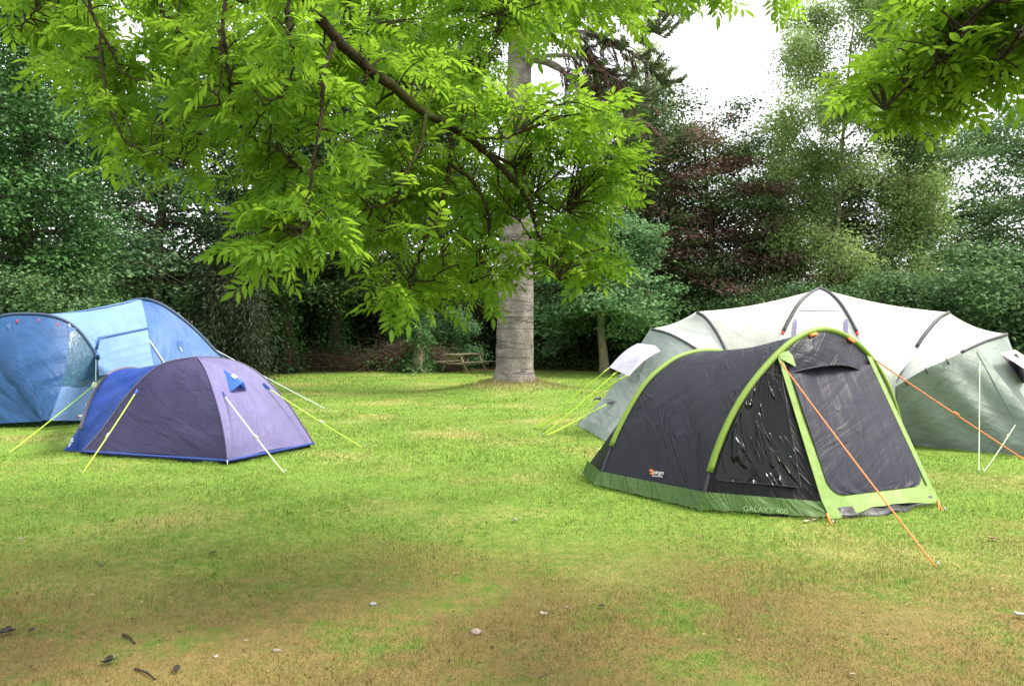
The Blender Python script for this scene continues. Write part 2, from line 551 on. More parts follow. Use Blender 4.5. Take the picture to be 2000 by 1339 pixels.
M = dict(
    charcoal=fabric("charcoal_nylon", (0.0100, 0.0105, 0.0205), 0.44, 0.04, 0.6, 60, 1.0, 3.2, 0.24, crease=1.0),
    charcoal_door=fabric("charcoal_door_nylon", (0.017, 0.0175, 0.031), 0.5, 0.05, 0.5, 96, 0.6, 5.0, 0.22, crease=0.6),
    black_panel=fabric("black_panel_nylon", (0.006, 0.006, 0.008), 0.42, 0.02, 0.7, 62, 1.2, 6, 0.2, crease=1.0),
    lime=fabric("lime_nylon", (0.20, 0.31, 0.075), 0.55, 0.15, 0.35, 35, 1.5, 6),
    lime_skirt=fabric("green_skirt_nylon", (0.060, 0.120, 0.022), 0.5, 0.08, 0.6, 40, 2.0, 7, crease=1.0),
    plum=fabric("plum_nylon", (0.042, 0.036, 0.096), 0.52, 0.1, 0.55, 22, 0.8, 3.6, 0.22, crease=0.9),
    lilac=fabric("lilac_nylon", (0.170, 0.152, 0.315), 0.55, 0.2, 0.45, 100, 0.7, 4.5, 0.3, crease=0.6),
    royal=fabric("royal_blue_nylon", (0.014, 0.062, 0.34), 0.5, 0.25, 0.7, 60, 0.9, 5, 0.35, crease=1.0),
    sky_cloth=fabric("pale_blue_polyester", (0.155, 0.275, 0.54), 0.6, 0.2, 0.25, 20, 0.7, 4, crease=0.7),
    mid_cloth=fabric("mid_blue_polyester", (0.058, 0.142, 0.36), 0.55, 0.18, 0.4, 60, 0.8, 4, crease=0.7),
    deep_cloth=fabric("deep_blue_polyester", (0.024, 0.085, 0.225), 0.5, 0.2, 0.55, 68, 0.7, 4, 0.3, crease=0.6),
    cream=fabric("cream_polyester", (0.76, 0.74, 0.68), 0.6, 0.3, 0.3, 40, 0.6, 3, crease=0.5),
    grey_cloth=fabric("pale_grey_polyester", (0.56, 0.58, 0.56), 0.55, 0.3, 0.3, 60, 0.7, 3, crease=0.5),
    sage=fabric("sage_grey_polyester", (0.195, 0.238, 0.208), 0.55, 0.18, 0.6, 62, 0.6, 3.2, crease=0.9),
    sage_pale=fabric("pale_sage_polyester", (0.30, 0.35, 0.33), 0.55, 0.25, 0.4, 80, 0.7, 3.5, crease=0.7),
    flap=fabric("lavender_grey_flap", (0.50, 0.49, 0.60), 0.5, 0.25, 0.4, 10, 1.5, 6),
    white_cloth=fabric("white_blind", (0.80, 0.79, 0.80), 0.5, 0.3, 0.2, 10, 1.5, 6),
    violet=fabric("violet_curtain", (0.22, 0.19, 0.36), 0.5, 0.2, 0.4, 90, 2, 10),
    pole=plain("charcoal_pole_sleeve", (0.035, 0.036, 0.045), 0.5),
    pole_blue=plain("navy_pole_sleeve", (0.022, 0.045, 0.09), 0.5),
    pole_grey=plain("grey_pole_sleeve", (0.10, 0.09, 0.12), 0.55),
    lime_sleeve=plain("lime_pole_sleeve", (0.155, 0.245, 0.030), 0.55),
    hem=plain("blue_hem", (0.02, 0.05, 0.26), 0.5),
    sheet_black=fabric("black_groundsheet", (0.016, 0.016, 0.02), 0.45, 0.0, 0.4, 15, 1, 5, 0.35),
    cord_lime=plain("lime_guy_cord", (0.42, 0.62, 0.05), 0.5),
    cord_pale=plain("pale_green_guy_cord", (0.55, 0.72, 0.38), 0.5),
    cord_orange=plain("orange_guy_cord", (0.72, 0.21, 0.055), 0.5),
    web=plain("pale_webbing", (0.55, 0.62, 0.68), 0.6),
    white=plain("white_plastic", (0.75, 0.75, 0.75), 0.4),
    orange=plain("orange_plastic", (0.75, 0.22, 0.05), 0.5),
    red=plain("red_tab", (0.6, 0.03, 0.05), 0.5),
    steel=plain("steel_peg", (0.5, 0.5, 0.52), 0.35, 0.8),
    print_white=plain("white_print", (0.75, 0.72, 0.75), 0.6),
    print_pale=plain("pale_print", (0.20, 0.33, 0.15), 0.6),
    wood=bark_mat("weathered_wood", (0.17, 0.14, 0.085), (0.30, 0.26, 0.17), 4, 4, 0.4),
    twig=bark_mat("dead_twigs", (0.055, 0.036, 0.024), (0.16, 0.115, 0.082), 8, 8, 0.3),
    bark_dark=bark_mat("dark_bark", (0.028, 0.022, 0.015), (0.075, 0.06, 0.042), 6, 2, 0.8, 0.0, (0.04, 0.055, 0.02)),
    bark_ash=bark_mat("ash_bark", (0.020, 0.016, 0.009), (0.060, 0.050, 0.026), 30, 12, 0.7, 0.0, (0.07, 0.085, 0.02)),
    bark_grey=bark_mat("grey_brown_bark", (0.13, 0.11, 0.07), (0.24, 0.21, 0.14), 6, 2, 0.7),
    bark_birch=bark_mat("pale_bark", (0.14, 0.12, 0.08), (0.30, 0.27, 0.20), 3, 3, 0.5),
    bark_puzzle=bark_mat("scarred_grey_bark", (0.185, 0.162, 0.145), (0.35, 0.315, 0.285), 9, 12, 0.9, 0.8),
    rock=bark_mat("pinkish_stone", (0.24, 0.18, 0.15), (0.44, 0.36, 0.31), 12, 12, 0.5),
    rock_grey=bark_mat("bluish_stone", (0.24, 0.25, 0.28), (0.40, 0.42, 0.46), 12, 12, 0.4),
    dead_leaf=plain("dead_leaf", (0.20, 0.12, 0.055), 0.8),
    dark_leaf=plain("blackened_leaf", (0.022, 0.018, 0.012), 0.8),
    pale_leaf=plain("bleached_leaf", (0.34, 0.30, 0.24), 0.8),
)
# leaves
L = dict(
    ash=leaf_mat("ash_leaflets", (0.055, 0.140, 0.010), (0.105, 0.215, 0.018), 0.6, (0.32, 0.53, 0.04), 0.6, 0.15),
    syc=leaf_mat("sycamore_leaves", (0.034, 0.088, 0.034), (0.125, 0.215, 0.092), 0.32, None, 0.6, 0.2),
    ivy=leaf_mat("ivy_leaves", (0.026, 0.080, 0.020), (0.105, 0.225, 0.066), 0.25, None, 0.55, 0.2),
    yew=leaf_mat("drooping_dark_sprays", (0.014, 0.028, 0.009), (0.042, 0.058, 0.020), 0.15, None, 0.6),
    dark=leaf_mat("dark_understorey_leaves", (0.026, 0.060, 0.018), (0.085, 0.14, 0.040), 0.3, None, 0.65, 0.15),
    beech=leaf_mat("copper_beech_leaves", (0.075, 0.046, 0.045), (0.25, 0.150, 0.135), 0.28, (0.26, 0.12, 0.07), 0.5, 0.3),
    beech_green=leaf_mat("beech_leaves", (0.040, 0.082, 0.028), (0.12, 0.18, 0.06), 0.3, None, 0.6, 0.2),
    birch=leaf_mat("birch_leaves", (0.14, 0.23, 0.060), (0.31, 0.41, 0.15), 0.55, None, 0.6, 0.2),
    larch=leaf_mat("larch_needles", (0.18, 0.26, 0.07), (0.38, 0.46, 0.16), 0.62, None, 0.6, 0.2),
    maple=leaf_mat("pale_maple_leaves", (0.070, 0.165, 0.058), (0.17, 0.31, 0.125), 0.38, None, 0.6, 0.2),
    light=leaf_mat("sunny_leaves", (0.14, 0.22, 0.04), (0.30, 0.39, 0.09), 0.45, None, 0.6, 0.2),
    haw=leaf_mat("hawthorn_leaves", (0.034, 0.088, 0.030), (0.125, 0.215, 0.078), 0.3, None, 0.6, 0.2),
    oak=leaf_mat("oak_leaves", (0.042, 0.100, 0.036), (0.15, 0.245, 0.088), 0.36, None, 0.6, 0.2),
    puzzle=leaf_mat("monkey_puzzle_scales", (0.050, 0.085, 0.030), (0.14, 0.19, 0.065), 0.05, None, 0.6, 0.2),
    puzzle_dead=leaf_mat("monkey_puzzle_dead_scales", (0.075, 0.032, 0.024), (0.20, 0.095, 0.07), 0.05, None, 0.6, 0.2),
)

# ------------------------------------------------------------------ ground
def ground_z(x, y):
    r2 = (x - 0.05) ** 2 + (y - 21.0) ** 2
    return 0.34 * np.exp(-r2 / 2.2) + 0.012 * np.sin(x * 1.1 + 0.6) * np.sin(y * 0.8) * (y > 14)

xs = np.unique(np.r_[np.linspace(-900, -40, 14), np.linspace(-40, -4, 50), np.linspace(-4, 4, 60), np.linspace(4, 40, 50), np.linspace(40, 900, 14)])
ys = np.unique(np.r_[np.linspace(-60, -6, 8), np.linspace(-6, 17, 80), np.linspace(17, 25, 60), np.linspace(25, 60, 50), np.linspace(60, 1500, 16)])
gx, gy = np.meshgrid(xs, ys, indexing='ij')
gz = ground_z(gx, gy)
nu, nv = gx.shape
i_ = np.arange(nu - 1)[:, None] * nv
j_ = np.arange(nv - 1)[None]
gq = np.stack([i_ + j_, i_ + nv + j_, i_ + nv + j_ + 1, i_ + j_ + 1], -1).reshape(-1, 4)
ground = raw_mesh("ground", np.stack([gx, gy, gz], -1).reshape(-1, 3), gq, ground_mat())
tag(ground, kind="structure")

# mown grass blades (nobody could count them): one object
def blades():
    V, T = [], []
    def band(y0, y1, dens, h, w, xpad=0.85):
        a = (y1 - y0)
        n = int(dens * a * (y0 + y1) / 2 * (2000 / F + xpad))
        y = np.sqrt(rng.uniform(y0 ** 2, y1 ** 2, n))
        x = rng.uniform(-1, 1, n) * y * (1000 / F + xpad / 2)
        keep = np.ones(n, bool)
        hh = h * rng.uniform(0.45, 1.3, n) * (0.72 + 0.30 * noise3(np.stack([x, y, 0 * x], 1), 0.9, 2) + 0.30 * noise3(np.stack([x, y, 0 * x], 1), 6.0, 3))
        hh = np.clip(hh, 0.008, None)
        # longer straw round the trunk foot, none inside tents (their cloth covers the ground)
        r = np.hypot(x - 0.05, y - 21.0)
        hh = np.where(r < 1.5, hh * 2.4 + 0.09 * np.clip(1.5 - r, 0, 1), hh)
        th = rng.uniform(0, 6.283, n)
        ln = rng.uniform(0.15, 1.0, n) * hh
        ph = rng.uniform(0, 6.283, n)
        b = np.stack([x, y, ground_z(x, y) - 0.003], 1)
        wv = np.stack([np.cos(th), np.sin(th), 0 * th], 1) * (w * rng.uniform(0.6, 1.3, n))[:, None]
        lean = np.stack([np.cos(ph) * ln, np.sin(ph) * ln, hh], 1)
        mid = lean * np.array([0.38, 0.38, 0.62])
        v = np.stack([b - wv, b + wv, b + mid + wv * 0.7, b + mid - wv * 0.7, b + lean], 1)
        V.append(v[keep].reshape(-1, 3))
        T.append(np.repeat(np.clip(rng.uniform(0, 1, n) + 0.10 * noise3(np.stack([x, y, 0 * x], 1), 9.0, 4), 0, 1), 5))
    band(2.6, 6.0, 5200, 0.026, 0.0019)
    band(6.0, 9.5, 2300, 0.030, 0.0028)
    band(9.5, 15.0, 800, 0.034, 0.0050)
    band(15.0, 24.0, 300, 0.040, 0.0085)
    band(24.0, 33.0, 90, 0.05, 0.014)
    # longer grass the mower leaves against the tent hems
    for seg in ([(125, 882), (155, 889), (300, 901), (445, 910), (613, 875)], [(1143, 930), (1167, 952), (1368, 1001), (1615, 1018), (1832, 988)],
                [(1758, 870), (2050, 899)], [(1135, 831), (1186, 863), (1245, 888)], [(-60, 836), (90, 839), (241, 821)]):
        pts = np.array([G(*q) for q in seg])
        for p0, p1 in zip(pts[:-1], pts[1:]):
            ln_ = np.linalg.norm(p1 - p0)
            n = int(520 * ln_)
            t = rng.uniform(0, 1, n)[:, None]
            b = p0 * (1 - t) + p1 * t
            nd = nrm(np.array([p1[1] - p0[1], p0[0] - p1[0], 0]))
            if nd[1] > 0:
                nd = -nd
            b = b + nd * (rng.exponential(0.035, n) - 0.03)[:, None]
            cl = 0.55 + 0.45 * noise3(b, 9.0, 1)
            hh = np.clip(rng.uniform(0.02, 0.062, n) * cl, 0.012, None)
            th = rng.uniform(0, 6.283, n); ph = rng.uniform(0, 6.283, n)
            wv = np.stack([np.cos(th), np.sin(th), 0 * th], 1) * 0.0026 * (b[:, 1:2] / 8)
            lean = np.stack([np.cos(ph) * hh * 0.5, np.sin(ph) * hh * 0.5, hh], 1)
            mid = lean * np.array([0.38, 0.38, 0.62])
            b[:, 2] = -0.003
            V.append(np.stack([b - wv, b + wv, b + mid + wv * 0.7, b + mid - wv * 0.7, b + lean], 1).reshape(-1, 3))
            T.append(np.repeat(rng.uniform(0.15, 0.8, n), 5))
    v = np.vstack(V)
    n = len(v) // 5
    k = np.arange(n)[:, None] * 5
    f = np.vstack([k + np.array([[0, 1, 2, 3]]), k + np.array([[3, 2, 4, 4]])])
    o = raw_mesh("lawn_grass", v, f, blade_mat(), None, False, np.concatenate(T))
    tag(o, kind="stuff")
blades()

# ------------------------------------------------------------------ tents
def tubes(name, pts, r, mat, parent, seg=8, n=40):
    b = MB()
    b.tube(curve(pts, n), r, seg)
    return b.build(name, mat, parent)

def guy(parent, a, b, mat, r=0.006, slider=0.35, peg=True, slack=0.0, runner=None):
    """a guy line pegged to the grass, with its runner and peg"""
    a, b = np.asarray(a, float), np.asarray(b, float)
    m = MB()
    t = np.linspace(0, 1, 16)[:, None]
    p = a * (1 - t) + b * t
    p[:, 2] -= (slack + 0.012) * (4 * t * (1 - t))[:, 0]
    m.tube(p, r, 6)
    o = m.build("guy_line", mat, parent)
    if slider:
        c = a * (1 - slider) + b * slider
        d = nrm(b - a)
        m = MB()
        m.tube([c - d * 0.035, c - d * 0.03, c + d * 0.03, c + d * 0.035], [0.004, 0.013, 0.013, 0.004], 8)
        m.build("runner", runner or mat, o)
    if peg:
        d = nrm(np.array([b[0] - a[0], b[1] - a[1], 0]))
        m = MB()
        q = b + d * 0.01
        m.tube([q + np.array([0, 0, -0.1]) - d * 0.02, q + d * 0.008, q + d * 0.02 + [0, 0, 0.035], q + d * 0.004 + [0, 0, 0.045], q - d * 0.01 + [0, 0, 0.035]], 0.004, 6)
        m.build("peg", M['steel'], o)
    return o

def text_part(name, txt, size, p, right, up, mat, parent, ext=0.001, shear=0.0):
    """printed lettering as a flat mesh lying on cloth at p"""
    c = bpy.data.curves.new(name, 'FONT')
    c.body = txt
    c.size = size
    c.extrude = ext
    c.shear = shear
    c.align_x = 'LEFT'
    tmp = bpy.data.objects.new(name, c)
    COL.objects.link(tmp)
    dg = bpy.context.evaluated_depsgraph_get()
    me = bpy.data.meshes.new_from_object(tmp.evaluated_get(dg))
    bpy.data.objects.remove(tmp)
    r = nrm(right)
    u = nrm(np.asarray(up) - r * np.dot(up, r))
    w = np.cross(r, u)
    n = len(me.vertices)
    co = np.zeros(n * 3, np.float32)
    me.vertices.foreach_get("co", co)
    co = co.reshape(-1, 3)
    co = np.asarray(p) + co[:, :1] * r + co[:, 1:2] * u + co[:, 2:] * w
    me.vertices.foreach_set("co", co.astype(np.float32).ravel())
    me.update()
    me.materials.clear()
    me.materials.append(mat)
    o = bpy.data.objects.new(name, me)
    COL.objects.link(o)
    o.parent = parent
    o.matrix_parent_inverse = parent.matrix_basis.inverted()
    return o

# ---- charcoal and lime tunnel tent, front right
def green_tent():
    A, B, C, D = G(1167, 950), G(1368, 998), G(1615, 1014), G(1832, 984)
    d = nrm(np.array([0.87, 0.50, 0.0]))
    fw = np.array([0.50, -0.87, 0.0])
    mid = (A + B + C + D) / 4 + np.array([0.6, 0.9, 0.6])
    T = thing("tunnel_tent", "charcoal tunnel tent with lime green pole sleeves and a closed front door", "tent", (mid[0], mid[1], 0))
    h2 = curve([onp(*q, B, d) for q in [(1368, 998), (1385, 925), (1411, 850), (1450, 775), (1503, 707), (1553, 662), (1604, 643), (1652, 656), (1695, 692), (1730, 747), (1753, 812), (1765, 875), (1772, 938)]], 81)
    l1 = [onp(*q, A, d) for q in [(1167, 950), (1187, 890), (1217, 820), (1262, 747), (1311, 705), (1350, 689), (1381, 685)]]
    top = l1[-1]
    r1 = []
    for p in l1[-2::-1]:
        q = p + d * 2 * np.dot(top - p, d)
        r1.append(q)
    h1 = curve(l1 + r1, 81)
    ctr = mid
    body = wrinkle(loft(h1, h2, 40, 0.05), 0.011, 4, 5, 0, ctr)
    sheet("tunnel_fly", body, M['charcoal'], T)
    # rear slope behind the back hoop
    rb = curve([G(1143, 929), G(1152, 905), np.array([1.2, 9.6, 0]), np.array([2.2, 10.1, 0]), np.array([3.2, 10.2, 0]), h1[-1] + np.array([0, 0.2, 0])], 81)
    rear = loft(h1, rb, 16, 0.0)
    sheet("rear_wall", rear, M['charcoal'], T)
    # front: P and Q are where the door seams leave the hoop
    tt = np.linspace(0, 1, 81)
    def near(px):
        k = np.argmin(abs(h2[:, 0] / h2[:, 1] * F + CX - px) + 1000 * (np.arange(81) > 60 if px < 1700 else np.arange(81) < 30))
        return k
    kP, kQ = near(1514), int(np.argmin(np.linalg.norm(h2 - onp(1694, 691, B, d), axis=1)))
    P, Q = h2[kP], h2[kQ]
    lineL = np.linspace(C, P, 60)
    lineR = np.linspace(D, Q, 60)
    left = loft(cut(h2, 0, kP / 80, 60), lineL, 36)
    left = wrinkle(left, 0.010, 9, 4, 1, ctr)
    sheet("side_panel", left, M['black_panel'], T)
    right = loft(lineR, cut(h2, 1, kQ / 80, 60), 24)
    sheet("side_panel", right, M['charcoal'], T)
    # door wall, green, with the dark door on it
    front = loft(lineL, lineR, 44, 0.0)
    nF = nrm(np.cross(D - C, P - C))
    if np.dot(nF, fw) < 0:
        nF = -nF
    ss, tv = np.meshgrid(np.linspace(0, 1, 44), np.linspace(0, 1, 60), indexing='ij')
    front = front + nF * (0.035 * np.sin(np.pi * ss) * np.sin(np.pi * np.clip(tv * 1.1, 0, 1)))[..., None]
    fr = wrinkle(front[:, :56], 0.006, 8, 3, 2, ctr)
    sheet("door_surround", fr, M['lime'], T)
    rows = np.linspace(0.115, 0.93, 60)
    door = np.zeros((40, 60, 3))
    for j, v in enumerate(rows):
        k = (v - 0.115) / 0.10
        rd = 0.0 if k >= 1 else 0.13 * (1 - math.sqrt(max(0, 1 - (1 - k) ** 2)))
        a, b = 0.085 + rd - 0.02 * v, 0.955 - rd * 0.8
        for i, u in enumerate(np.linspace(a, b, 40)):
            x, y = u * 43, v * 59
            i0, j0 = min(int(x), 42), min(int(y), 58)
            fx, fy = x - i0, y - j0
            door[i, j] = (front[i0, j0] * (1 - fx) + front[i0 + 1, j0] * fx) * (1 - fy) + (front[i0, j0 + 1] * (1 - fx) + front[i0 + 1, j0 + 1] * fx) * fy
    door = wrinkle(door + nF * 0.014, 0.006, 16, 2.0, 3, ctr)
    dr = sheet("door", door, M['charcoal_door'], T)
    # hood over the door
    arc = cut(h2, kP / 80, kQ / 80, 40)
    lip = curve([onp(*q, B + fw * k, d) for q, k in (((1517, 738), 0.06), ((1560, 724), 0.12), ((1612, 714), 0.17), ((1655, 714), 0.15), ((1693, 729), 0.06))], 40)
    hood = loft(arc, lip, 18)
    bulge = np.sin(np.linspace(0, np.pi, 18))[:, None] * np.sin(np.linspace(0, np.pi, 40))[None]
    hood = hood + (nF * 0.012) * bulge[..., None]
    hd = sheet("hood", wrinkle(hood, 0.006, 9, 8, 4, ctr), M['charcoal'], T)
    m = MB(); m.tube(lip, 0.010, 6); m.build("hood_lip", M['charcoal_door'], hd)
    # pole sleeves: lime for most of the hoop, black at the feet
    for h, a in ((h1, 0.10), (h2, 0.075)):
        b = MB(); b.tube(cut(h, a, 1 - a, 70), 0.031, 8)
        hp = b.build("pole_sleeve", M['lime_sleeve'], T)
        for s in (0, 1):
            b = MB(); b.tube(cut(h, 0, a, 12) if s == 0 else cut(h, 1 - a, 1, 12), 0.017, 8)
            b.build("pole_end", M['pole'], hp)
    # lime strips down the two front edges
    for ln, s in ((lineL, 1), (lineR, -1)):
        g = np.stack([ln + nF * 0.017 + d * (s * o) for o in (-0.012, 0.02, 0.055)], 0)
        g = g[:, 4:]
        sheet("edge_strip", g, M['lime'], T)
    tri = np.stack([np.linspace(P, P + d * 0.17 + np.array([0, 0, 0.03]), 6), np.linspace(P + nF * .02 - [0, 0, 0.06], lineL[-7] + d * 0.15 + nF * 0.03, 6)], 0)
    sheet("corner_gusset", tri + nF * 0.03, M['lime'], T)
    # skirts
    out = lambda p, k: p + nrm((p - mid) * np.array([1, 1, 0])) * k
    def at_z(ln, z):
        j = int(np.argmax(ln[:, 2] >= z))
        return ln[j]
    rl = rear[:, 0]
    e = [(G(1143, 929), rear[12, 3] * np.array([1, 1, 0]) + [0, 0, 0.17]), (A, at_z(h1, 0.14)), (B, at_z(h2, 0.155)), (C, at_z(lineL, 0.14))]
    bot = curve([out(x[0], 0.03) + [0, 0, 0.012] for x in e], 70) if False else np.vstack([np.linspace(out(e[i][0], 0.035) + [0, 0, 0.02], out(e[i + 1][0], 0.035) + [0, 0, 0.02], 24) for i in range(3)])
    tp = np.vstack([np.linspace(out(e[i][1], 0.016), out(e[i + 1][1], 0.016), 24) for i in range(3)])
    wv = 0.012 * np.sin(np.linspace(0, 55, len(bot)))
    bot = bot + np.stack([wv * 0.6, -wv, abs(wv) * 0.8], 1)
    sk = loft(bot, tp, 8)
    sheet("skirt", sk, M['lime_skirt'], T)
    # the sheet below the skirt, and its flap poking out under the door
    m = MB()
    gs = np.vstack([np.linspace(out(e[i][0], -0.02), out(e[i + 1][0], -0.02), 20) for i in range(3)])
    g = np.stack([gs + [0, 0, -0.01], gs + [0, 0, 0.06]], 0)
    sheet("groundsheet_edge", g, M['sheet_black'], T)
    c0, c1 = C * 0.90 + D * 0.10, C * 0.06 + D * 0.94
    t = np.linspace(0, 1, 30)[:, None]
    base = c0 * (1 - t) + c1 * t
    lipo = base + fw * (0.035 + 0.07 * np.sin(np.pi * np.clip(t * 1.25, 0, 1)) + 0.015 * np.sin(t * 23)) + np.array([0, 0, 1.0]) * (0.022 + 0.014 * np.sin(t * 17))
    g = np.stack([base - fw * 0.2 + [0, 0, 0.10], base + [0, 0, 0.085], base * 0.5 + lipo * 0.5 + [0, 0, 0.02], lipo, lipo + [0, 0, -0.02]], 0)
    sheet("groundsheet_flap", g, M['sheet_black'], T)
    # valance of the door wall
    v0 = np.linspace(C, D, 50)
    up = np.array([0, 0, 1.0])
    s = np.linspace(0, 1, 50)
    lift = 0.01 + 0.055 * np.clip((s - 0.12) * 4, 0, 1) * np.clip((1.0 - s) * 3, 0, 1)
    va = v0 + nF * 0.012 + up * (0.16 + 0 * s)[:, None] - fw * 0.07
    vb = v0 + fw * (0.035 + 0.01 * np.sin(s * 31))[:, None] + up * lift[:, None]
    sheet("valance", loft(va, vb, 8), M['lime'], T)
    # window film on the near side panel
    n = 40
    def L_(u, v):
        x, y = u * (left.shape[0] - 1), v * (left.shape[1] - 1)
        i0, j0 = min(int(x), left.shape[0] - 2), min(int(y), left.shape[1] - 2)
        fx, fy = x - i0, y - j0
        return (left[i0, j0] * (1 - fx) + left[i0 + 1, j0] * fx) * (1 - fy) + (left[i0, j0 + 1] * (1 - fx) + left[i0 + 1, j0 + 1] * fx) * fy
    win = np.array([[L_(0.07 + 0.78 * a + 0.04 * b, 0.165 + 0.68 * b) for b in np.linspace(0, 1, n)] for a in np.linspace(0, 1, n)])
    nl = orient(left, ctr).mean((0, 1))
    win = wrinkle(win + nrm(nl) * 0.022, 0.006, 7, 3, 5, ctr)
    w = sheet("window", win, M['film'], T)
    m = MB()
    m.tube(np.vstack([win[0], win[1:, -1], win[::-1, 0][:-1]]), 0.0025, 5)
    m.build("window_seam", M['pole'], w)
    # small maker's marks
    p = hit(1272, 925, body); q = hit(1300, 928, body); u = hit(1272, 905, body)
    nb = nrm(np.cross(q - p, u - p)); nb = nb if np.dot(nb, np.array([0, 0, EYE]) - p) > 0 else -nb
    text_part("printed_logo", "vango", 0.062, p + nb * 0.014 + nrm(q - p) * 0.03, q - p, u - p, M['print_white'], T, shear=0.2)
    m = MB()
    a = p + nb * 0.014
    r_, u_ = nrm(q - p), nrm(u - p)
    for k in (0, 1):
        c = a + u_ * (0.03 * (1 - k)) + r_ * (0.0 + 0.01 * k)
        m.add([c - r_ * 0.02, c + r_ * 0.03 - u_ * 0.012, c + r_ * 0.045 + u_ * 0.012, c + u_ * 0.017], [[0, 1, 2, 3]])
    m.build("logo_mark", M['orange'], T)
    m = MB()
    for k in range(4):
        c = a - u_ * 0.024 + r_ * (0.025 + 0.036 * k)
        m.add([c, c + r_ * 0.03, c + r_ * 0.03 + u_ * 0.008, c + u_ * 0.008], [[0, 1, 2, 3]])
    m.build("logo_line", M['print_white'], T)
    p = hit(1452, 993, sk); q = hit(1532, 999, sk)
    if p is not None and q is not None:
        p = p + np.array([-0.05, -0.1, 0.0]) * 0.24; q = q + np.array([-0.05, -0.1, 0]) * 0.24
        text_part("printed_name", "GALAXY 400", 0.066, p + np.array([0, 0, -0.012]), q - p, sk[-1, 55] - sk[0, 55], M['print_pale'], T)
    # cords
    k1 = P + nF * 0.05 + np.array([0.04, 0, -0.05])
    guy(T, onp(1524, 706, B + fw * 0.05, d), G(1828, 1107), M['cord_orange'], 0.0065, 0.0, True)
    guy(T, Q + [0, 0, 0.0], G(2075, 945), M['cord_orange'], 0.007, 0.45)
    guy(T, lineR[1] + [0, 0, 0.02], G(1845, 999), M['cord_orange'], 0.006, 0, True)
    guy(T, C + [0, 0, 0.05], G(1626, 1025), M['cord_orange'], 0.010, 0, True)
    guy(T, D + [0, 0, 0.05], G(1834, 996), M['cord_orange'], 0.006, 0, False)
    for a in (kP / 80 + 0.10, kQ / 80 - 0.09):
        c = cut(h2, a, a + 0.02, 3)
        m = MB(); m.tube(c + fw * 0.035 - [0, 0, 0.03], 0.017, 6); m.build("toggle", M['orange'], T)

def film_mat():
    """clear film seen from outside: nearly black, with a few stretched creases that catch the sky"""
    m, nt, out = new_mat("window_film")
    uv = N(nt, "ShaderNodeUVMap")
    r1 = N(nt, "ShaderNodeMapping")
    r1.inputs["Rotation"].default_value = (0, 0, R(58))
    nt.links.new(uv.outputs[0], r1.inputs[0])
    s1 = N(nt, "ShaderNodeMapping")
    s1.inputs["Scale"].default_value = (0.9, 6.0, 1)
    nt.links.new(r1.outputs[0], s1.inputs[0])
    n1 = noise(nt, s1.outputs[0], 1.0, 2, 0.5, 0.5)
    some = ramp(nt, noise(nt, uv.outputs[0], 2.2, 2), 0.40, 0.52)
    line = math_n(nt, 'SUBTRACT', 1.0, ramp(nt, math_n(nt, 'ABSOLUTE', math_n(nt, 'SUBTRACT', n1, 0.54)), 0.0, 0.055))
    fold = math_n(nt, 'MULTIPLY', line, some)
    n2 = noise(nt, uv.outputs[0], 2.0, 3)
    bp = setin(N(nt, "ShaderNodeBump"), Strength=1.0, Distance=0.026)
    nt.links.new(math_n(nt, 'ADD', fold, math_n(nt, 'MULTIPLY', n2, 0.10)), bp.inputs["Height"])
    p = setin(N(nt, "ShaderNodeBsdfPrincipled"), Roughness=0.2)
    nt.links.new(mixc(nt, ramp(nt, n2, 0.4, 0.7), (0.002, 0.0025, 0.003), (0.005, 0.007, 0.0065)), p.inputs["Base Color"])
    p.inputs["Specular IOR Level"].default_value = 0.28
    nt.links.new(bp.outputs[0], p.inputs["Normal"])
    nt.links.new(p.outputs[0], out.inputs[0])
    return m
M['film'] = film_mat()
green_tent()

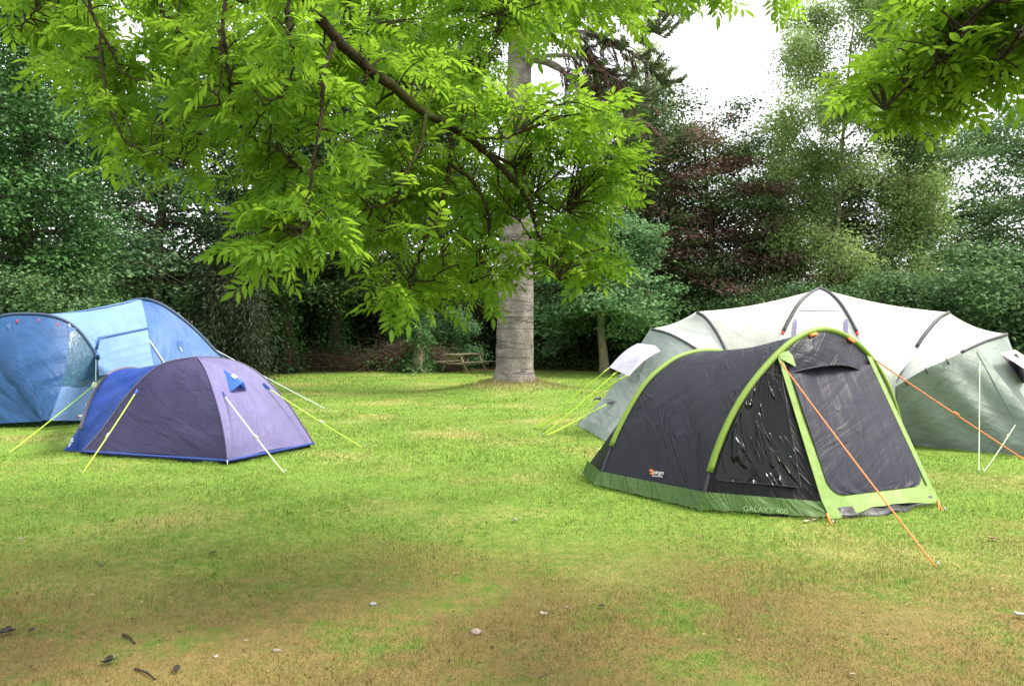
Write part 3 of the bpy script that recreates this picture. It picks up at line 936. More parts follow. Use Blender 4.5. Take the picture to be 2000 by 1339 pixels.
# ---- small dome tent, front left
def dome_tent():
    FL, LF, RF = G(445, 908), G(163, 889), G(613, 873)
    BK = LF + RF - FL
    AP = np.array([-4.25, 10.6, 1.29]); AP = at(386, 696, 10.6)
    T = thing("dome_tent", "small dome tent with plum, lilac and royal blue panels and a low porch", "tent", (AP[0], AP[1], 0))
    ctr = AP * np.array([1, 1, 0]) + [0, 0, 0.3]
    up = np.array([0, 0, 0.055])
    def pole(foot, px):
        dd = nrm((AP - foot) * np.array([1, 1, 0]))
        return curve([foot + up] + [onp(*q, foot, dd) for q in px] + [AP], 50)
    pF = pole(FL, [(441, 860), (431, 810), (417, 762), (402, 722)])
    pR = pole(RF, [(592, 832), (562, 787), (522, 742), (480, 713), (438, 700)])
    pL = pole(LF, [(201, 836), (243, 778), (287, 731), (326, 707)])
    pB = pF.copy(); pB[:, :2] = 2 * AP[:2] - pF[:, :2]
    def gore(a, b, ch, bulge=0.0):
        g = loft(a, b, 34, 0.05)
        return wrinkle(g, 0.010, 5, 5, ch, ctr)
    gFL = gore(pL, pF, 0); gFR = gore(pF, pR, 1); gRB = gore(pR, pB, 2); gLB = gore(pB, pL, 3)
    sheet("front_panel", gFL, M['plum'], T)
    sheet("end_panel", gFR, M['lilac'], T)
    sheet("back_panel", gRB, M['plum'], T)
    sheet("inner_wall", gLB, M['royal'], T)
    for p, r in ((pF, 0.014), (pR, 0.012), (pL, 0.012), (pB, 0.012)):
        b = MB(); b.tube(p, r, 6); b.build("pole_seam", M['lilac'] if p is pF else M['pole_grey'], T)
    # porch
    pf = G(153, 884)
    pd = nrm(np.array([0.36, 0.93, 0.0]))
    near = [pf] + [onp(*q, pf, pd) for q in [(157, 840), (166, 810), (175, 784), (187, 761), (200, 743), (213, 730), (229, 722), (248, 718.5)]]
    tp = near[-1]
    far = [p + pd * 2 * np.dot(tp - p, pd) for p in near[-2::-1]]
    hp = curve(near + far, 80)
    ridge = np.vstack([pL, pB[::-1][1:]])
    ridge = curve(ridge, 80)
    porch = wrinkle(loft(ridge, hp, 24, 0.05), 0.010, 4, 11, 4, ctr)
    sheet("porch", porch, M['royal'], T)
    b = MB(); b.tube(cut(hp, 0.10, 0.9, 60), 0.024, 8); ps = b.build("porch_pole_sleeve", M['pole_grey'], T)
    outw = nrm(np.array([-0.93, 0.36, 0.0]))
    base = curve([pf + [0, 0, 0.02], G(126, 881) + [0, 0, 0.02], tp * [1, 1, 0] + outw * 0.42, far[-1] + outw * 0.25, far[-1]], 80)
    pw = loft(hp, base, 12)
    sheet("porch_door", pw, M['royal'], T)
    p = at(150, 866, 10.45)
    text_part("printed_logo", "vango", 0.055, p + [-0.03, -0.12, -0.03], [0.35, 0.15, 0.9], [-0.9, 0.1, 0.35], M['print_white'], T)
    # hem and groundsheet
    for a, c in ((LF, FL), (FL, RF)):
        m = MB(); e = np.linspace(a + up, c + up, 20); m.tube(e, 0.016, 6); m.build("hem", M['hem'], T)
    inn = lambda p: p + (ctr * [1, 1, 0] - p * [1, 1, 0]) * 0.03
    line = np.vstack([np.linspace(inn(a), inn(c), 16) for a, c in ((pf, LF), (LF, FL), (FL, RF), (RF, BK), (BK, pf))])
    g = np.stack([line * [1, 1, 0] + [0, 0, -0.01], line * [1, 1, 0] + [0, 0, 0.075]], 0)
    sheet("groundsheet", g, M['sheet_black'], T)
    # pegged hood over the vent on the lilac side
    a, b, c = [hit(*q, gFR) for q in ((436, 722), (449, 766), (482, 763))]
    nn = nrm(np.cross(c - a, b - a)); nn = nn if np.dot(nn, np.array([0, 0, EYE]) - a) > 0 else -nn
    tip = (b + c) / 2 + nn * 0.13 + [0, 0, 0.03]
    k = np.linspace(0, 1, 10)[:, None]
    g = np.stack([a + (b - a) * k, a + ((b * 0.6 + c * 0.4) + nn * 0.11 + [0, 0, 0.02] - a) * k, a + (tip - a) * k, a + (c - a) * k], 0) + nn * 0.008
    v = sheet("vent_hood", g, fabric("bright_blue_nylon", (0.045, 0.15, 0.52), 0.5, 0.25, 0.3), T)
    m = MB()
    o0 = g[1:3, 3:8].reshape(-1, 3)
    q0 = g[2, 4] * 0.5 + g[1, 4] * 0.5; q1 = g[2, 6] * 0.5 + g[1, 6] * 0.5
    sd = nrm(g[2, 5] - g[1, 5]) * 0.022
    m.add(np.array([q0 - sd, q0 + sd, q1 + sd, q1 - sd]) + nn * 0.012, [[0, 1, 2, 3]])
    m.build("vent_patch", M['print_white'], v)
    # guy points and cords
    for (px, py), gnd, gr in (((268, 762), (160, 925), gFL), ((435, 768), (555, 923), gFR), ((524, 757), (709, 874), gFR)):
        h = hit(px, py, gr)
        h = pR[30] if h is None else h
        if px == 524:
            h = hit(516, 753, gFR)
        m = MB()
        out_ = nrm(np.array([0, 0, EYE]) - h)
        e = G(*gnd)
        dr = nrm(e - h)
        sw = np.cross(dr, out_) * 0.035
        m.add([h + sw + out_ * .01 - dr * 0.03, h - sw + out_ * .01 - dr * 0.03, h + dr * 0.10 + out_ * .02 - sw * .3, h + dr * 0.10 + out_ * .02 + sw * .3], [[0, 1, 2, 3]])
        m.build("guy_tab", M['hem'], T)
        guy(T, h + dr * 0.09 + out_ * 0.02, e, M['cord_pale'] if px == 435 else M['cord_lime'], 0.0075, 0.55, runner=M['cord_pale'])
    m = MB(); m.tube([FL + [0, -0.02, 0.07], FL + [0.01, -0.03, -0.05]], 0.006, 6); m.build("peg", M['steel'], T)
dome_tent()

# ---- big blue tent, far left
def blue_tent():
    FT = at(54, 613, 13.8)
    dF = nrm(np.array([0.92, 0.39, 0.0]))
    T = thing("family_tent", "large blue family tent cut by the left edge behind the dome tent", "tent", (-8.0, 14.6, 0))
    ctr = np.array([-7.9, 14.8, 0.8])
    rt = [FT] + [onp(*q, FT, dF) for q in [(82, 614), (108, 619), (134, 630), (153, 645), (170, 666), (187, 692), (201, 713), (214, 730)]]
    foot = np.array([FT[0], FT[1], 0]) + dF * 1.5
    rt = rt + [foot + [0, 0, 0.35], foot]
    lf = [p - dF * 2 * np.dot(p - FT, dF) for p in rt[:0:-1]]
    hF = curve(lf + rt, 121)
    RT = at(277, 584, 15.8)
    dR = nrm(np.array([0.97, 0.25, 0.0]))
    rr = [RT] + [onp(*q, RT, dR) for q in [(300, 588), (330, 603), (362, 627), (391, 653), (416, 680), (438, 701), (466, 740)]]
    rfoot = np.array([RT[0], RT[1], 0]) + dR * 2.15
    rr = rr + [rfoot]
    rl = [p - dR * 2 * np.dot(p - RT, dR) for p in rr[:0:-1]]
    hR = curve(rl + rr, 121)
    F_l, F_r = cut(hF, 0.5, 0, 60), cut(hF, 0.5, 1, 60)
    R_l, R_r = cut(hR, 0.5, 0, 60), cut(hR, 0.5, 1, 60)
    seam = curve([RT, at(285, 615, 15.6), at(291, 650, 15.25), at(300, 715, 14.95), at(304, 790, 14.7), np.array([-6.68, 14.55, 0])], 60)
    wall = wrinkle(loft(F_r, seam, 36, 0.10), 0.008, 5, 3, 0, ctr)
    sheet("window_wall", wall, M['sky_cloth'], T)
    roof = loft(F_l, R_l, 30, 0.10)
    sheet("far_wall", roof, M['sky_cloth'], T)
    end = wrinkle(loft(seam, R_r, 26, 0.03), 0.006, 4, 3, 1, ctr)
    sheet("end_wall", end, M['mid_cloth'], T)
    back = loft(hR, np.stack([np.linspace(rfoot[0] - 3.9, rfoot[0] + 0.1, 121), np.linspace(17.2, 18.4, 121), 0 * np.linspace(0, 1, 121)], 1), 12)
    sheet("back_wall", back, M['mid_cloth'], T)
    for h, r in ((hF, 0.030), (hR, 0.032)):
        b = MB(); b.tube(h, r, 8); b.build("pole_sleeve", M['pole_blue'], T)
    b = MB(); b.tube(seam, 0.012, 6); b.build("seam_binding", M['mid_cloth'], T)
    # front: sloping door cloth gathered to a peg, window panel on the right, dark panel on the left
    K = G(90, 836) + [0, 0, 0.02]
    kS = int(np.argmin(np.linalg.norm(hF - onp(134, 630, FT, dF), axis=1)))
    kS2 = 120 - kS - 6
    arc = hF[kS2:kS + 1]
    arc = curve(arc, 60)
    S = arc[-1]; S2 = arc[0]
    t = np.linspace(0, 1, 50)[:, None]
    main = np.zeros((50, 60, 3))
    for j in range(60):
        w = j / 59
        a = arc[j]
        bow = np.array([0.30, -0.18, -0.05]) * 0.45 * max(0.0, w - 0.45) * 2 + np.array([0.02, -0.10, 0.0]) * math.sin(math.pi * w)
        main[:, j] = a * (1 - t) + K * t + bow * (np.sin(np.pi * t[:, 0]) ** 1.0)[:, None]
    main = main[:47]
    mw = wrinkle(main, 0.014, 9, 6, 2, ctr)
    sheet("front_door", mw, M['deep_cloth'], T)
    low = cut(hF, kS2 / 120, 0, 40)
    leftp = loft(main[:, 0][np.linspace(0, 46, 40).astype(int)], low, 20)
    sheet("dark_side_panel", wrinkle(leftp, 0.012, 6, 6, 3, ctr), M['deep_cloth'], T)
    rline = main[:, -1][np.linspace(0, 46, 50).astype(int)]
    low2 = cut(hF, kS / 120, 1, 50)
    rp = loft(rline, low2, 30)
    win = rp[:, :34]
    sheet("window_film_panel", win + 0, M['film_blue'], T)
    sheet("lower_side_panel", wrinkle(rp[:, 33:], 0.012, 7, 6, 4, ctr), M['sky_cloth'], T)
    b = MB(); b.tube(rp[:, 33], 0.006, 5); b.build("seam_binding", M['mid_cloth'], T)
    b = MB(); b.tube(rline, 0.008, 5); b.build("seam_binding", M['mid_cloth'], T)
    # webbing strap and hanging tag
    a = S + np.array([0.03, -0.06, -0.02])
    e = at(169, 797, 13.75)
    b = MB(); b.tube(np.linspace(a, e, 12), 0.014, 5); st = b.build("webbing_strap", M['web'], T)
    a = at(188, 702, 13.85); e = at(187, 744, 13.8)
    b = MB(); b.tube(np.linspace(a, e, 8), 0.012, 5); hs = b.build("hanging_strap", M['web'], T)
    b = MB(); b.box(at(185, 752, 13.78), (0.095, 0.012, 0.095), 0.2, 0, 0.5); b.build("white_tag", M['white'], hs)
    for px, py in ((133, 636), (20, 630)):
        p = at(px, py, 13.55)
        b = MB(); sd = 0.12 if px > 50 else -0.12
        b.add([p, p + [sd, 0.05, -0.05], p + [0.02, 0, -0.14]], [[0, 1, 2, 2]]); b.build("corner_patch", M['sky_cloth'], T)
    p = at(187, 705, 13.9)
    b = MB(); b.add([p, p + [0.10, 0.05, -0.15], p + [0.0, 0, -0.15]], [[0, 1, 2, 2]]); b.build("corner_patch", M['sky_cloth'], T)
    for px, py in ((34, 624), (75, 622), (113, 630)):
        b = MB(); c = at(px, py, 13.66); b.tube([c, c - [0, 0, 0.07]], 0.010, 6); b.build("red_toggle", M['red'], T)
    b = MB(); b.box(at(156, 812, 13.6), (0.07, 0.008, 0.035), 0.3); b.build("printed_label", M['print_white'], T)
    b = MB(); b.box(at(154, 814, 13.59), (0.03, 0.008, 0.02), 0.3); b.build("red_mark", M['red'], T)
    # zipped window blind on the pale wall
    g = patch([(187, 662), (192, 735), (299, 714), (287, 642)], [wall, end], 0.022)
    bl = sheet("window_blind", g, M['sky_cloth'], T)
    e = np.vstack([g[0, ::1]])
    b = MB()
    top = np.vstack([g[::-1, 0][-8:], g[0, :]])
    b.tube(curve(top + nrm(np.array([0.3, -0.9, 0.1])) * 0.01, 30), 0.026, 6); b.build("blind_roll", M['mid_cloth'], bl)
    # triangle guy point and cords on the end wall
    a = hit(348, 668, end)
    b = MB(); q = a + np.array([0.02, -0.05, 0])
    b.add([q + [-0.08, 0, 0.02], q + [0.09, 0, 0.02], q + [0.05, -0.02, -0.13]], [[0, 1, 2, 2]]); b.build("guy_tab", M['sky_cloth'], T)
    guy(T, q + [0.04, -0.02, -0.1], G(420, 800), M['web'], 0.012, 0)
    a = hit(293, 664, wall, end)
    guy(T, a + [0, -0.03, 0], G(392, 812), M['web'], 0.012, 0)
    guy(T, at(204, 735, 14.1), G(18, 884), M['cord_lime'], 0.008, 0.12)
    p = rr[5]
    guy(T, p, np.array([-3.9, 16.4, 0]), M['web'], 0.008, 0)

def film_blue():
    m, nt, out = new_mat("blue_window_film")
    uv = N(nt, "ShaderNodeUVMap")
    n1 = noise(nt, uv.outputs[0], 9.0, 4, 0.6, 1.4)
    bp = setin(N(nt, "ShaderNodeBump"), Strength=0.3, Distance=0.03)
    nt.links.new(n1, bp.inputs["Height"])
    p = setin(N(nt, "ShaderNodeBsdfPrincipled"), Roughness=0.3)
    nt.links.new(mixc(nt, ramp(nt, n1, 0.45, 0.7), (0.028, 0.075, 0.12), (0.055, 0.13, 0.21)), p.inputs["Base Color"])
    nt.links.new(bp.outputs[0], p.inputs["Normal"])
    nt.links.new(p.outputs[0], out.inputs[0])
    return m
M['film_blue'] = film_blue()
blue_tent()

# ---- long cream and grey tent, behind on the right
def cream_tent():
    AP = at(1601, 563, 12.1)
    uu = np.array([0.956, -0.294, 0.0]); vv = np.array([0.294, 0.956, 0.0])
    T = thing("family_tent", "long cream and sage tent with two sleeping pods behind the charcoal tent", "tent", (AP[0], AP[1], 0))
    ctr = np.array([AP[0], AP[1], 0.8])
    def mir(p):
        r = p - AP; v = r @ vv
        return p - np.outer(np.atleast_1d(2 * v), vv).reshape(p.shape)
    def full(front):            # front half, foot to top -> whole hoop
        fr = np.asarray(front)
        return curve(np.vstack([fr, mir(fr[:-1])[::-1]]), 81)
    FLt, FRt = np.array([3.60, 11.15, 0]), np.array([4.98, 10.75, 0])
    def half(foot, px):
        dd = nrm((AP - foot) * [1, 1, 0])
        return [foot] + [onp(*q, foot, dd) for q in px]
    fl = half(FLt, [(1517, 690), (1527, 655), (1541, 625), (1561, 592), (1582, 573)]) + [AP]
    fr = half(FRt, [(1687, 690), (1676, 655), (1663, 626), (1643, 594), (1622, 573)]) + [AP]
    fl, fr = curve(fl, 41), curve(fr, 41)
    bl = fr.copy(); bl[:, :2] = 2 * AP[:2] - fr[:, :2]
    br = fl.copy(); br[:, :2] = 2 * AP[:2] - fl[:, :2]
    VL = curve(np.vstack([fl, bl[::-1][1:]]), 81)
    VR = curve(np.vstack([fr, br[::-1][1:]]), 81)
    # right pod
    hubR = at(1747, 753, 10.95)
    footR = G(1758, 868)
    r1 = [footR, hubR, at(1775, 705, 11.0), at(1797, 666, 11.1), at(1820, 636, 11.25), at(1838, 618, 11.38), at(1853, 610, 11.5)]
    R1 = full(r1)
    r2 = [hubR + [0.02, -0.01, -0.01], at(1800, 724, 10.75), at(1845, 704, 10.72), at(1885, 684, 10.85), at(1925, 666, 11.05), at(1966, 652, 11.35)]
    R2 = full(r2)
    r1h = full(r1[1:])
    cR = np.array([7.0, 9.86, 0])
    # left pod
    hubL = AP + uu * -0.95 + vv * -1.0; hubL[2] = 0.86
    footL = AP * [1, 1, 0] + uu * -0.98 - vv * 1.05
    l1 = [footL, hubL, at(1432, 715, 11.9), at(1414, 676, 12.15), at(1398, 646, 12.35), at(1377, 619, 12.55), at(1359, 609, 12.65)]
    L1 = full(l1); l1h = full(l1[1:])
    l2 = [hubL + [-0.02, 0, -0.01], at(1410, 712, 11.9), at(1375, 691, 12.1), at(1337, 667, 12.4), at(1302, 650, 12.65), at(1269, 642, 12.87)]
    L2 = full(l2)
    cream_l = loft(L1, VL, 36, 0.06); cream_r = loft(VR, R1, 36, 0.06)
    sheet("roof_panel", wrinkle(cream_l, 0.006, 4, 4, 0, ctr), M['cream'], T)
    sheet("roof_panel", wrinkle(cream_r, 0.006, 4, 4, 1, ctr), M['cream'], T)
    gf = loft(fl, fr, 24); gf = gf + 0
    sheet("door_panel", gf, M['grey_cloth'], T)
    sheet("door_panel", loft(bl, br, 16), M['grey_cloth'], T)
    sheet("pod_roof", wrinkle(loft(r1h, R2, 26, 0.05), 0.005, 4, 4, 2, ctr), M['grey_cloth'], T)
    sheet("pod_roof", wrinkle(loft(L2, l1h, 26, 0.05), 0.005, 4, 4, 3, ctr), M['grey_cloth'], T)
    # pod walls: front wall below the outer hoop, end wall beyond it
    def walls(H, foot, corner, ends, kE, c):
        a = cut(H, 0, kE, 40)
        b = np.linspace(foot, corner, 40)
        w1 = loft(a, b, 26)
        w1 = w1 + 0
        n = orient(w1, c)
        u, v = np.meshgrid(np.linspace(0, 1, 26), np.linspace(0, 1, 40), indexing='ij')
        fold = 0.035 * np.sin(v * 17 - u * 5.0 + 0.5) * np.sin(np.pi * u) ** 0.7 * np.sin(np.pi * v) ** 0.5
        w1 = w1 + n * fold[..., None]
        e = cut(H, kE, 1 - kE, 50)
        pts = [corner] + ends + [mir(corner)]
        b2 = curve(pts, 50)
        w2 = loft(e, b2, 26, 0.06)
        w3 = loft(cut(H, 1, 1 - kE, 30), np.linspace(mir(foot), mir(corner), 30), 10)
        return w1, w2, w3
    w1, w2, w3 = walls(R2, footR, cR, [cR * 0.35 + mir(cR) * 0.65 * 1 + uu * 0.35], 0.31, ctr + uu * 1.5)
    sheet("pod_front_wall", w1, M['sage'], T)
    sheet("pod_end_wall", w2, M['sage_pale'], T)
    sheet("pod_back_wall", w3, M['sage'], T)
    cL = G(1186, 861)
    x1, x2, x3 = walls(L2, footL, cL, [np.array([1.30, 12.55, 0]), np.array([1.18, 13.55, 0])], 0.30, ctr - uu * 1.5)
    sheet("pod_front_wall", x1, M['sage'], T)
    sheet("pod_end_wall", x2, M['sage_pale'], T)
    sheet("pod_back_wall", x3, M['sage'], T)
    # dark pole sleeves over the upper hoops, pale webbing below
    def sleeve(h, a, b, r=0.026, mat='pole'):
        m = MB(); m.tube(cut(h, a, b, 40), r, 8); return m.build("pole_sleeve", M[mat], T)
    sleeve(R1, 0.30, 0.70); sleeve(L1, 0.30, 0.70)
    sleeve(R2, 0.24, 0.76, 0.022); sleeve(L2, 0.0, 1.0, 0.022)
    c1 = curve(np.vstack([fl, br[::-1][1:]]), 81); c2 = curve(np.vstack([fr, bl[::-1][1:]]), 81)
    for h in (c1, c2):
        s = sleeve(h, 0.29, 0.71, 0.028)
        m = MB(); m.tube(cut(h, 0.0, 0.285, 20), 0.014, 6); m.build("pole_end", M['web'], s)
        m = MB(); m.tube(cut(h, 0.280, 0.292, 4), 0.024, 6); m.build("red_tab", M['red'], s)
    m = MB(); m.tube(cut(R1, 0.12, 0.30, 20), 0.012, 6); m.build("pole_end", M['web'], T)
    for k in (0.03, 0.10, 0.17):
        c = cut(R2, k, k + 0.004, 2)[0]
        m = MB(); m.tube([c + [0, -0.02, 0.02], c + [0.01, -0.05, -0.06]], 0.012, 6); m.build("tie", M['pole'], T)
    # door details: vent and rolled blinds
    sheet("door_vent", patch([(1565, 594), (1560, 607), (1642, 606), (1634, 592)], [gf], 0.012, 8, 10), M['white_cloth'], T)
    wb_ = sheet("door_window", patch([(1557, 627), (1552, 690), (1652, 690), (1645, 627)], [gf], 0.012, 12, 12), M['white_cloth'], T)
    for x0, x1_ in ((1548, 1555), (1646, 1655)):
        sheet("curtain_edge", patch([(x0 + 3, 625), (x0, 665), (x1_, 665), (x1_ + 1, 625)], [gf], 0.022, 8, 5), M['violet'], T)
    # awning flaps over the end windows
    a, b, c, e = at(1246, 670, 12.8), at(1279, 674, 12.15), at(1226, 733, 11.75), at(1190, 717, 12.5)
    k = np.linspace(0, 1, 12)[:, None, None]; l = np.linspace(0, 1, 10)[None, :, None]
    g = (a * (1 - l) + b * l) * (1 - k) + (e * (1 - l) + c * l) * k
    g = g + np.array([0, 0, 0.05]) * np.sin(np.pi * k)
    fa = sheet("window_awning", g, M['flap'], T)
    side = np.stack([g[:, -1], g[:, -1] + (np.array([0.10, 0.02, -0.09]) * np.linspace(0.15, 1, 12)[::-1, None])], 0)
    sheet("awning_side", side, M['flap'], fa)
    pth = patch([(1243, 690), (1225, 742), (1244, 748), (1266, 690)], [x2], 0.01, 8, 8, 12.4)
    sheet("end_window", pth, M['sage'], T)
    g2 = np.array([[at(1953, 689, 10.75), at(1983, 683, 11.0)], [at(2040, 745, 10.35), at(2062, 735, 10.7)]])
    g2 = (g2[0, 0] * (1 - l) + g2[0, 1] * l) * (1 - k) + (g2[1, 0] * (1 - l) + g2[1, 1] * l) * k
    fb = sheet("window_awning", g2, M['white_cloth'], T)
    pth = patch([(1958, 694), (1999, 748), (2016, 735), (1985, 690)], [w2], 0.012, 8, 8, 10.8)
    sheet("end_window", pth, M['pole_grey'], T)
    # seams
    m = MB(); sp = np.array([hit(1906 + 78 * q ** 1.0, 684 + 140 * q, w1, w2) for q in np.linspace(0.02, 0.95, 14)])
    m.tube(sp + [0, -0.006, 0], 0.006, 5); m.build("corner_seam", M['sage'], T)
    sl = [hit(x, y, x2, x1) for x, y in ((1168, 776), (1185, 779), (1205, 784))]
    sl = [p for p in sl if p is not None]
    if len(sl) > 1:
        m = MB(); m.tube(np.array(sl) + [-0.006, -0.006, 0], 0.006, 5); m.build("wall_seam", M['sage'], T)
    # mud skirt round the pods
    for foot, cor, en in ((footR, cR, None), (cL, G(1250, 880), None), (cL, np.array([1.30, 12.55, 0]), None), (np.array([1.30, 12.55, 0]), np.array([1.18, 13.55, 0]), None)):
        t_ = np.linspace(0, 1, 30)[:, None]
        ln = foot * (1 - t_) + cor * t_
        o_ = nrm((ln - ctr) * [1, 1, 0])
        wob = (0.012 * np.sin(t_ * 37))
        g = np.stack([ln - o_ * 0.01 + [0, 0, 0.13], ln + o_ * 0.02 + [0, 0, 0.07], ln + o_ * (0.05 + wob) + [0, 0, 0.012]], 0)
        sheet("mud_skirt", g, M['sage_pale'] if cor is not cR else M['sage'], T)
    # guy lines: lime on the left end, pale green on the right pod
    P1, P2 = G(1040, 838), G(1064, 852)
    for s, e in ((at(1190, 718, 12.5), P1), (at(1207, 724, 12.2), P2 + [-.05, 0, 0]), (at(1224, 733, 11.78), P1 + [.03, .03, 0])):
        guy(T, s, e, M['cord_lime'], 0.009, 0.06)
    for q, e, r in (((1172, 778), P1 + [0.02, 0, 0], 0.009), ((1196, 786), P2, 0.011)):
        s = hit(*q, x2, x1)
        s = at(*q, 12.3) if s is None else s
        m = MB(); m.tube([s, s + [-0.06, -0.05, 0.01], s + [-0.11, -0.06, -0.02]], [0.03, 0.022, 0.008], 6); m.build("guy_tab", M['pole_grey'], T)
        guy(T, s + [-0.1, -0.06, -0.02], e, M['cord_lime'], r, 0.3, runner=M['cord_pale'])
    guy(T, at(1224, 870, 11.2) * [1, 1, 0] + [0, 0, 0.35], G(1168, 880), M['cord_lime'], 0.012, 0)
    s = hit(1911, 705, w1, w2); guy(T, s + [0, -0.03, 0], G(1912, 922), M['cord_pale'], 0.0048, 0.1)
    s = hit(1981, 829, w1, w2); s = at(1981, 829, 10.1) if s is None else s
    guy(T, s + [0, -0.02, 0], G(1921, 922), M['cord_pale'], 0.0048, 0.25)
    m = MB(); c = at(1684, 672, 10.9); m.tube([c, c + [0.05, 0, -0.08], c + [0.1, 0, -0.12]], 0.016, 6); m.build("coloured_tie", plain("teal_tie", (0.05, 0.3, 0.4)), T)
cream_tent()

# ------------------------------------------------------------------ trees
def rot_rows(d):
    """frames with x along each row of d"""
    d = nrm(d)
    ref = np.where(abs(d[:, 2:3]) > 0.95, np.array([[1.0, 0, 0]]), np.array([[0, 0, 1.0]]))
    y = nrm(np.cross(ref, d))
    z = np.cross(d, y)
    return d, y, z

def leaf_quads(c, d, nrmv, ln, wd, fold=0.18):
    """pointed leaves, one quad each: c base points, d growth directions, nrmv face directions"""
    d = nrm(d)
    s = nrm(np.cross(d, nrmv))
    n = np.cross(s, d)
    ln = ln[:, None]; wd = wd[:, None]
    m = c + d * ln * 0.45 + n * wd * fold
    v = np.stack([c, m - s * wd * 0.5, c + d * ln, m + s * wd * 0.5], 1)
    return v.reshape(-1, 3)

def leaf_mesh(name, v, tint, mat, parent):
    n = len(v) // 4
    f = np.arange(n * 4).reshape(-1, 4)
    return raw_mesh(name, v, f, mat, parent, False, np.repeat(tint, 4))

def scatter(r, pts, per, spread, flat, size, aspect, droop=0.3, upness=1.0, outward=None):
    """leaves in loose clumps about pts; each clump has its own shade"""
    n = len(pts)
    k = np.repeat(np.arange(n), r.poisson(per, n))
    off = r.normal(0, 1, (len(k), 3)) * np.array([spread, spread, spread * flat])
    c = pts[k] + off
    d = r.normal(0, 1, (len(k), 3)) * np.array([1, 1, 0.45]) + off / spread * 0.6
    d[:, 2] -= droop
    nv = r.normal(0, 0.55, (len(k), 3))
    nv[:, 2] += upness
    nv += off / spread * 0.35
    ln = size * r.uniform(0.6, 1.35, len(k))
    v = leaf_quads(c, d, nv, ln, ln * aspect)
    tint = np.clip(r.normal(0.45, 0.26, n)[k] + r.normal(0, 0.17, len(k)), 0, 1)
    return v, tint

def bend_path(r, a, d, length, n=9, sag=0.0, wob=0.06, rise=0.0):
    p = [np.asarray(a, float)]
    d = nrm(d)
    st = length / (n - 1)
    for i in range(n - 1):
        d = nrm(d + r.normal(0, wob, 3) + np.array([0, 0, (rise - sag) * st / max(length, .1) * 2]))
        p.append(p[-1] + d * st)
    return np.array(p)

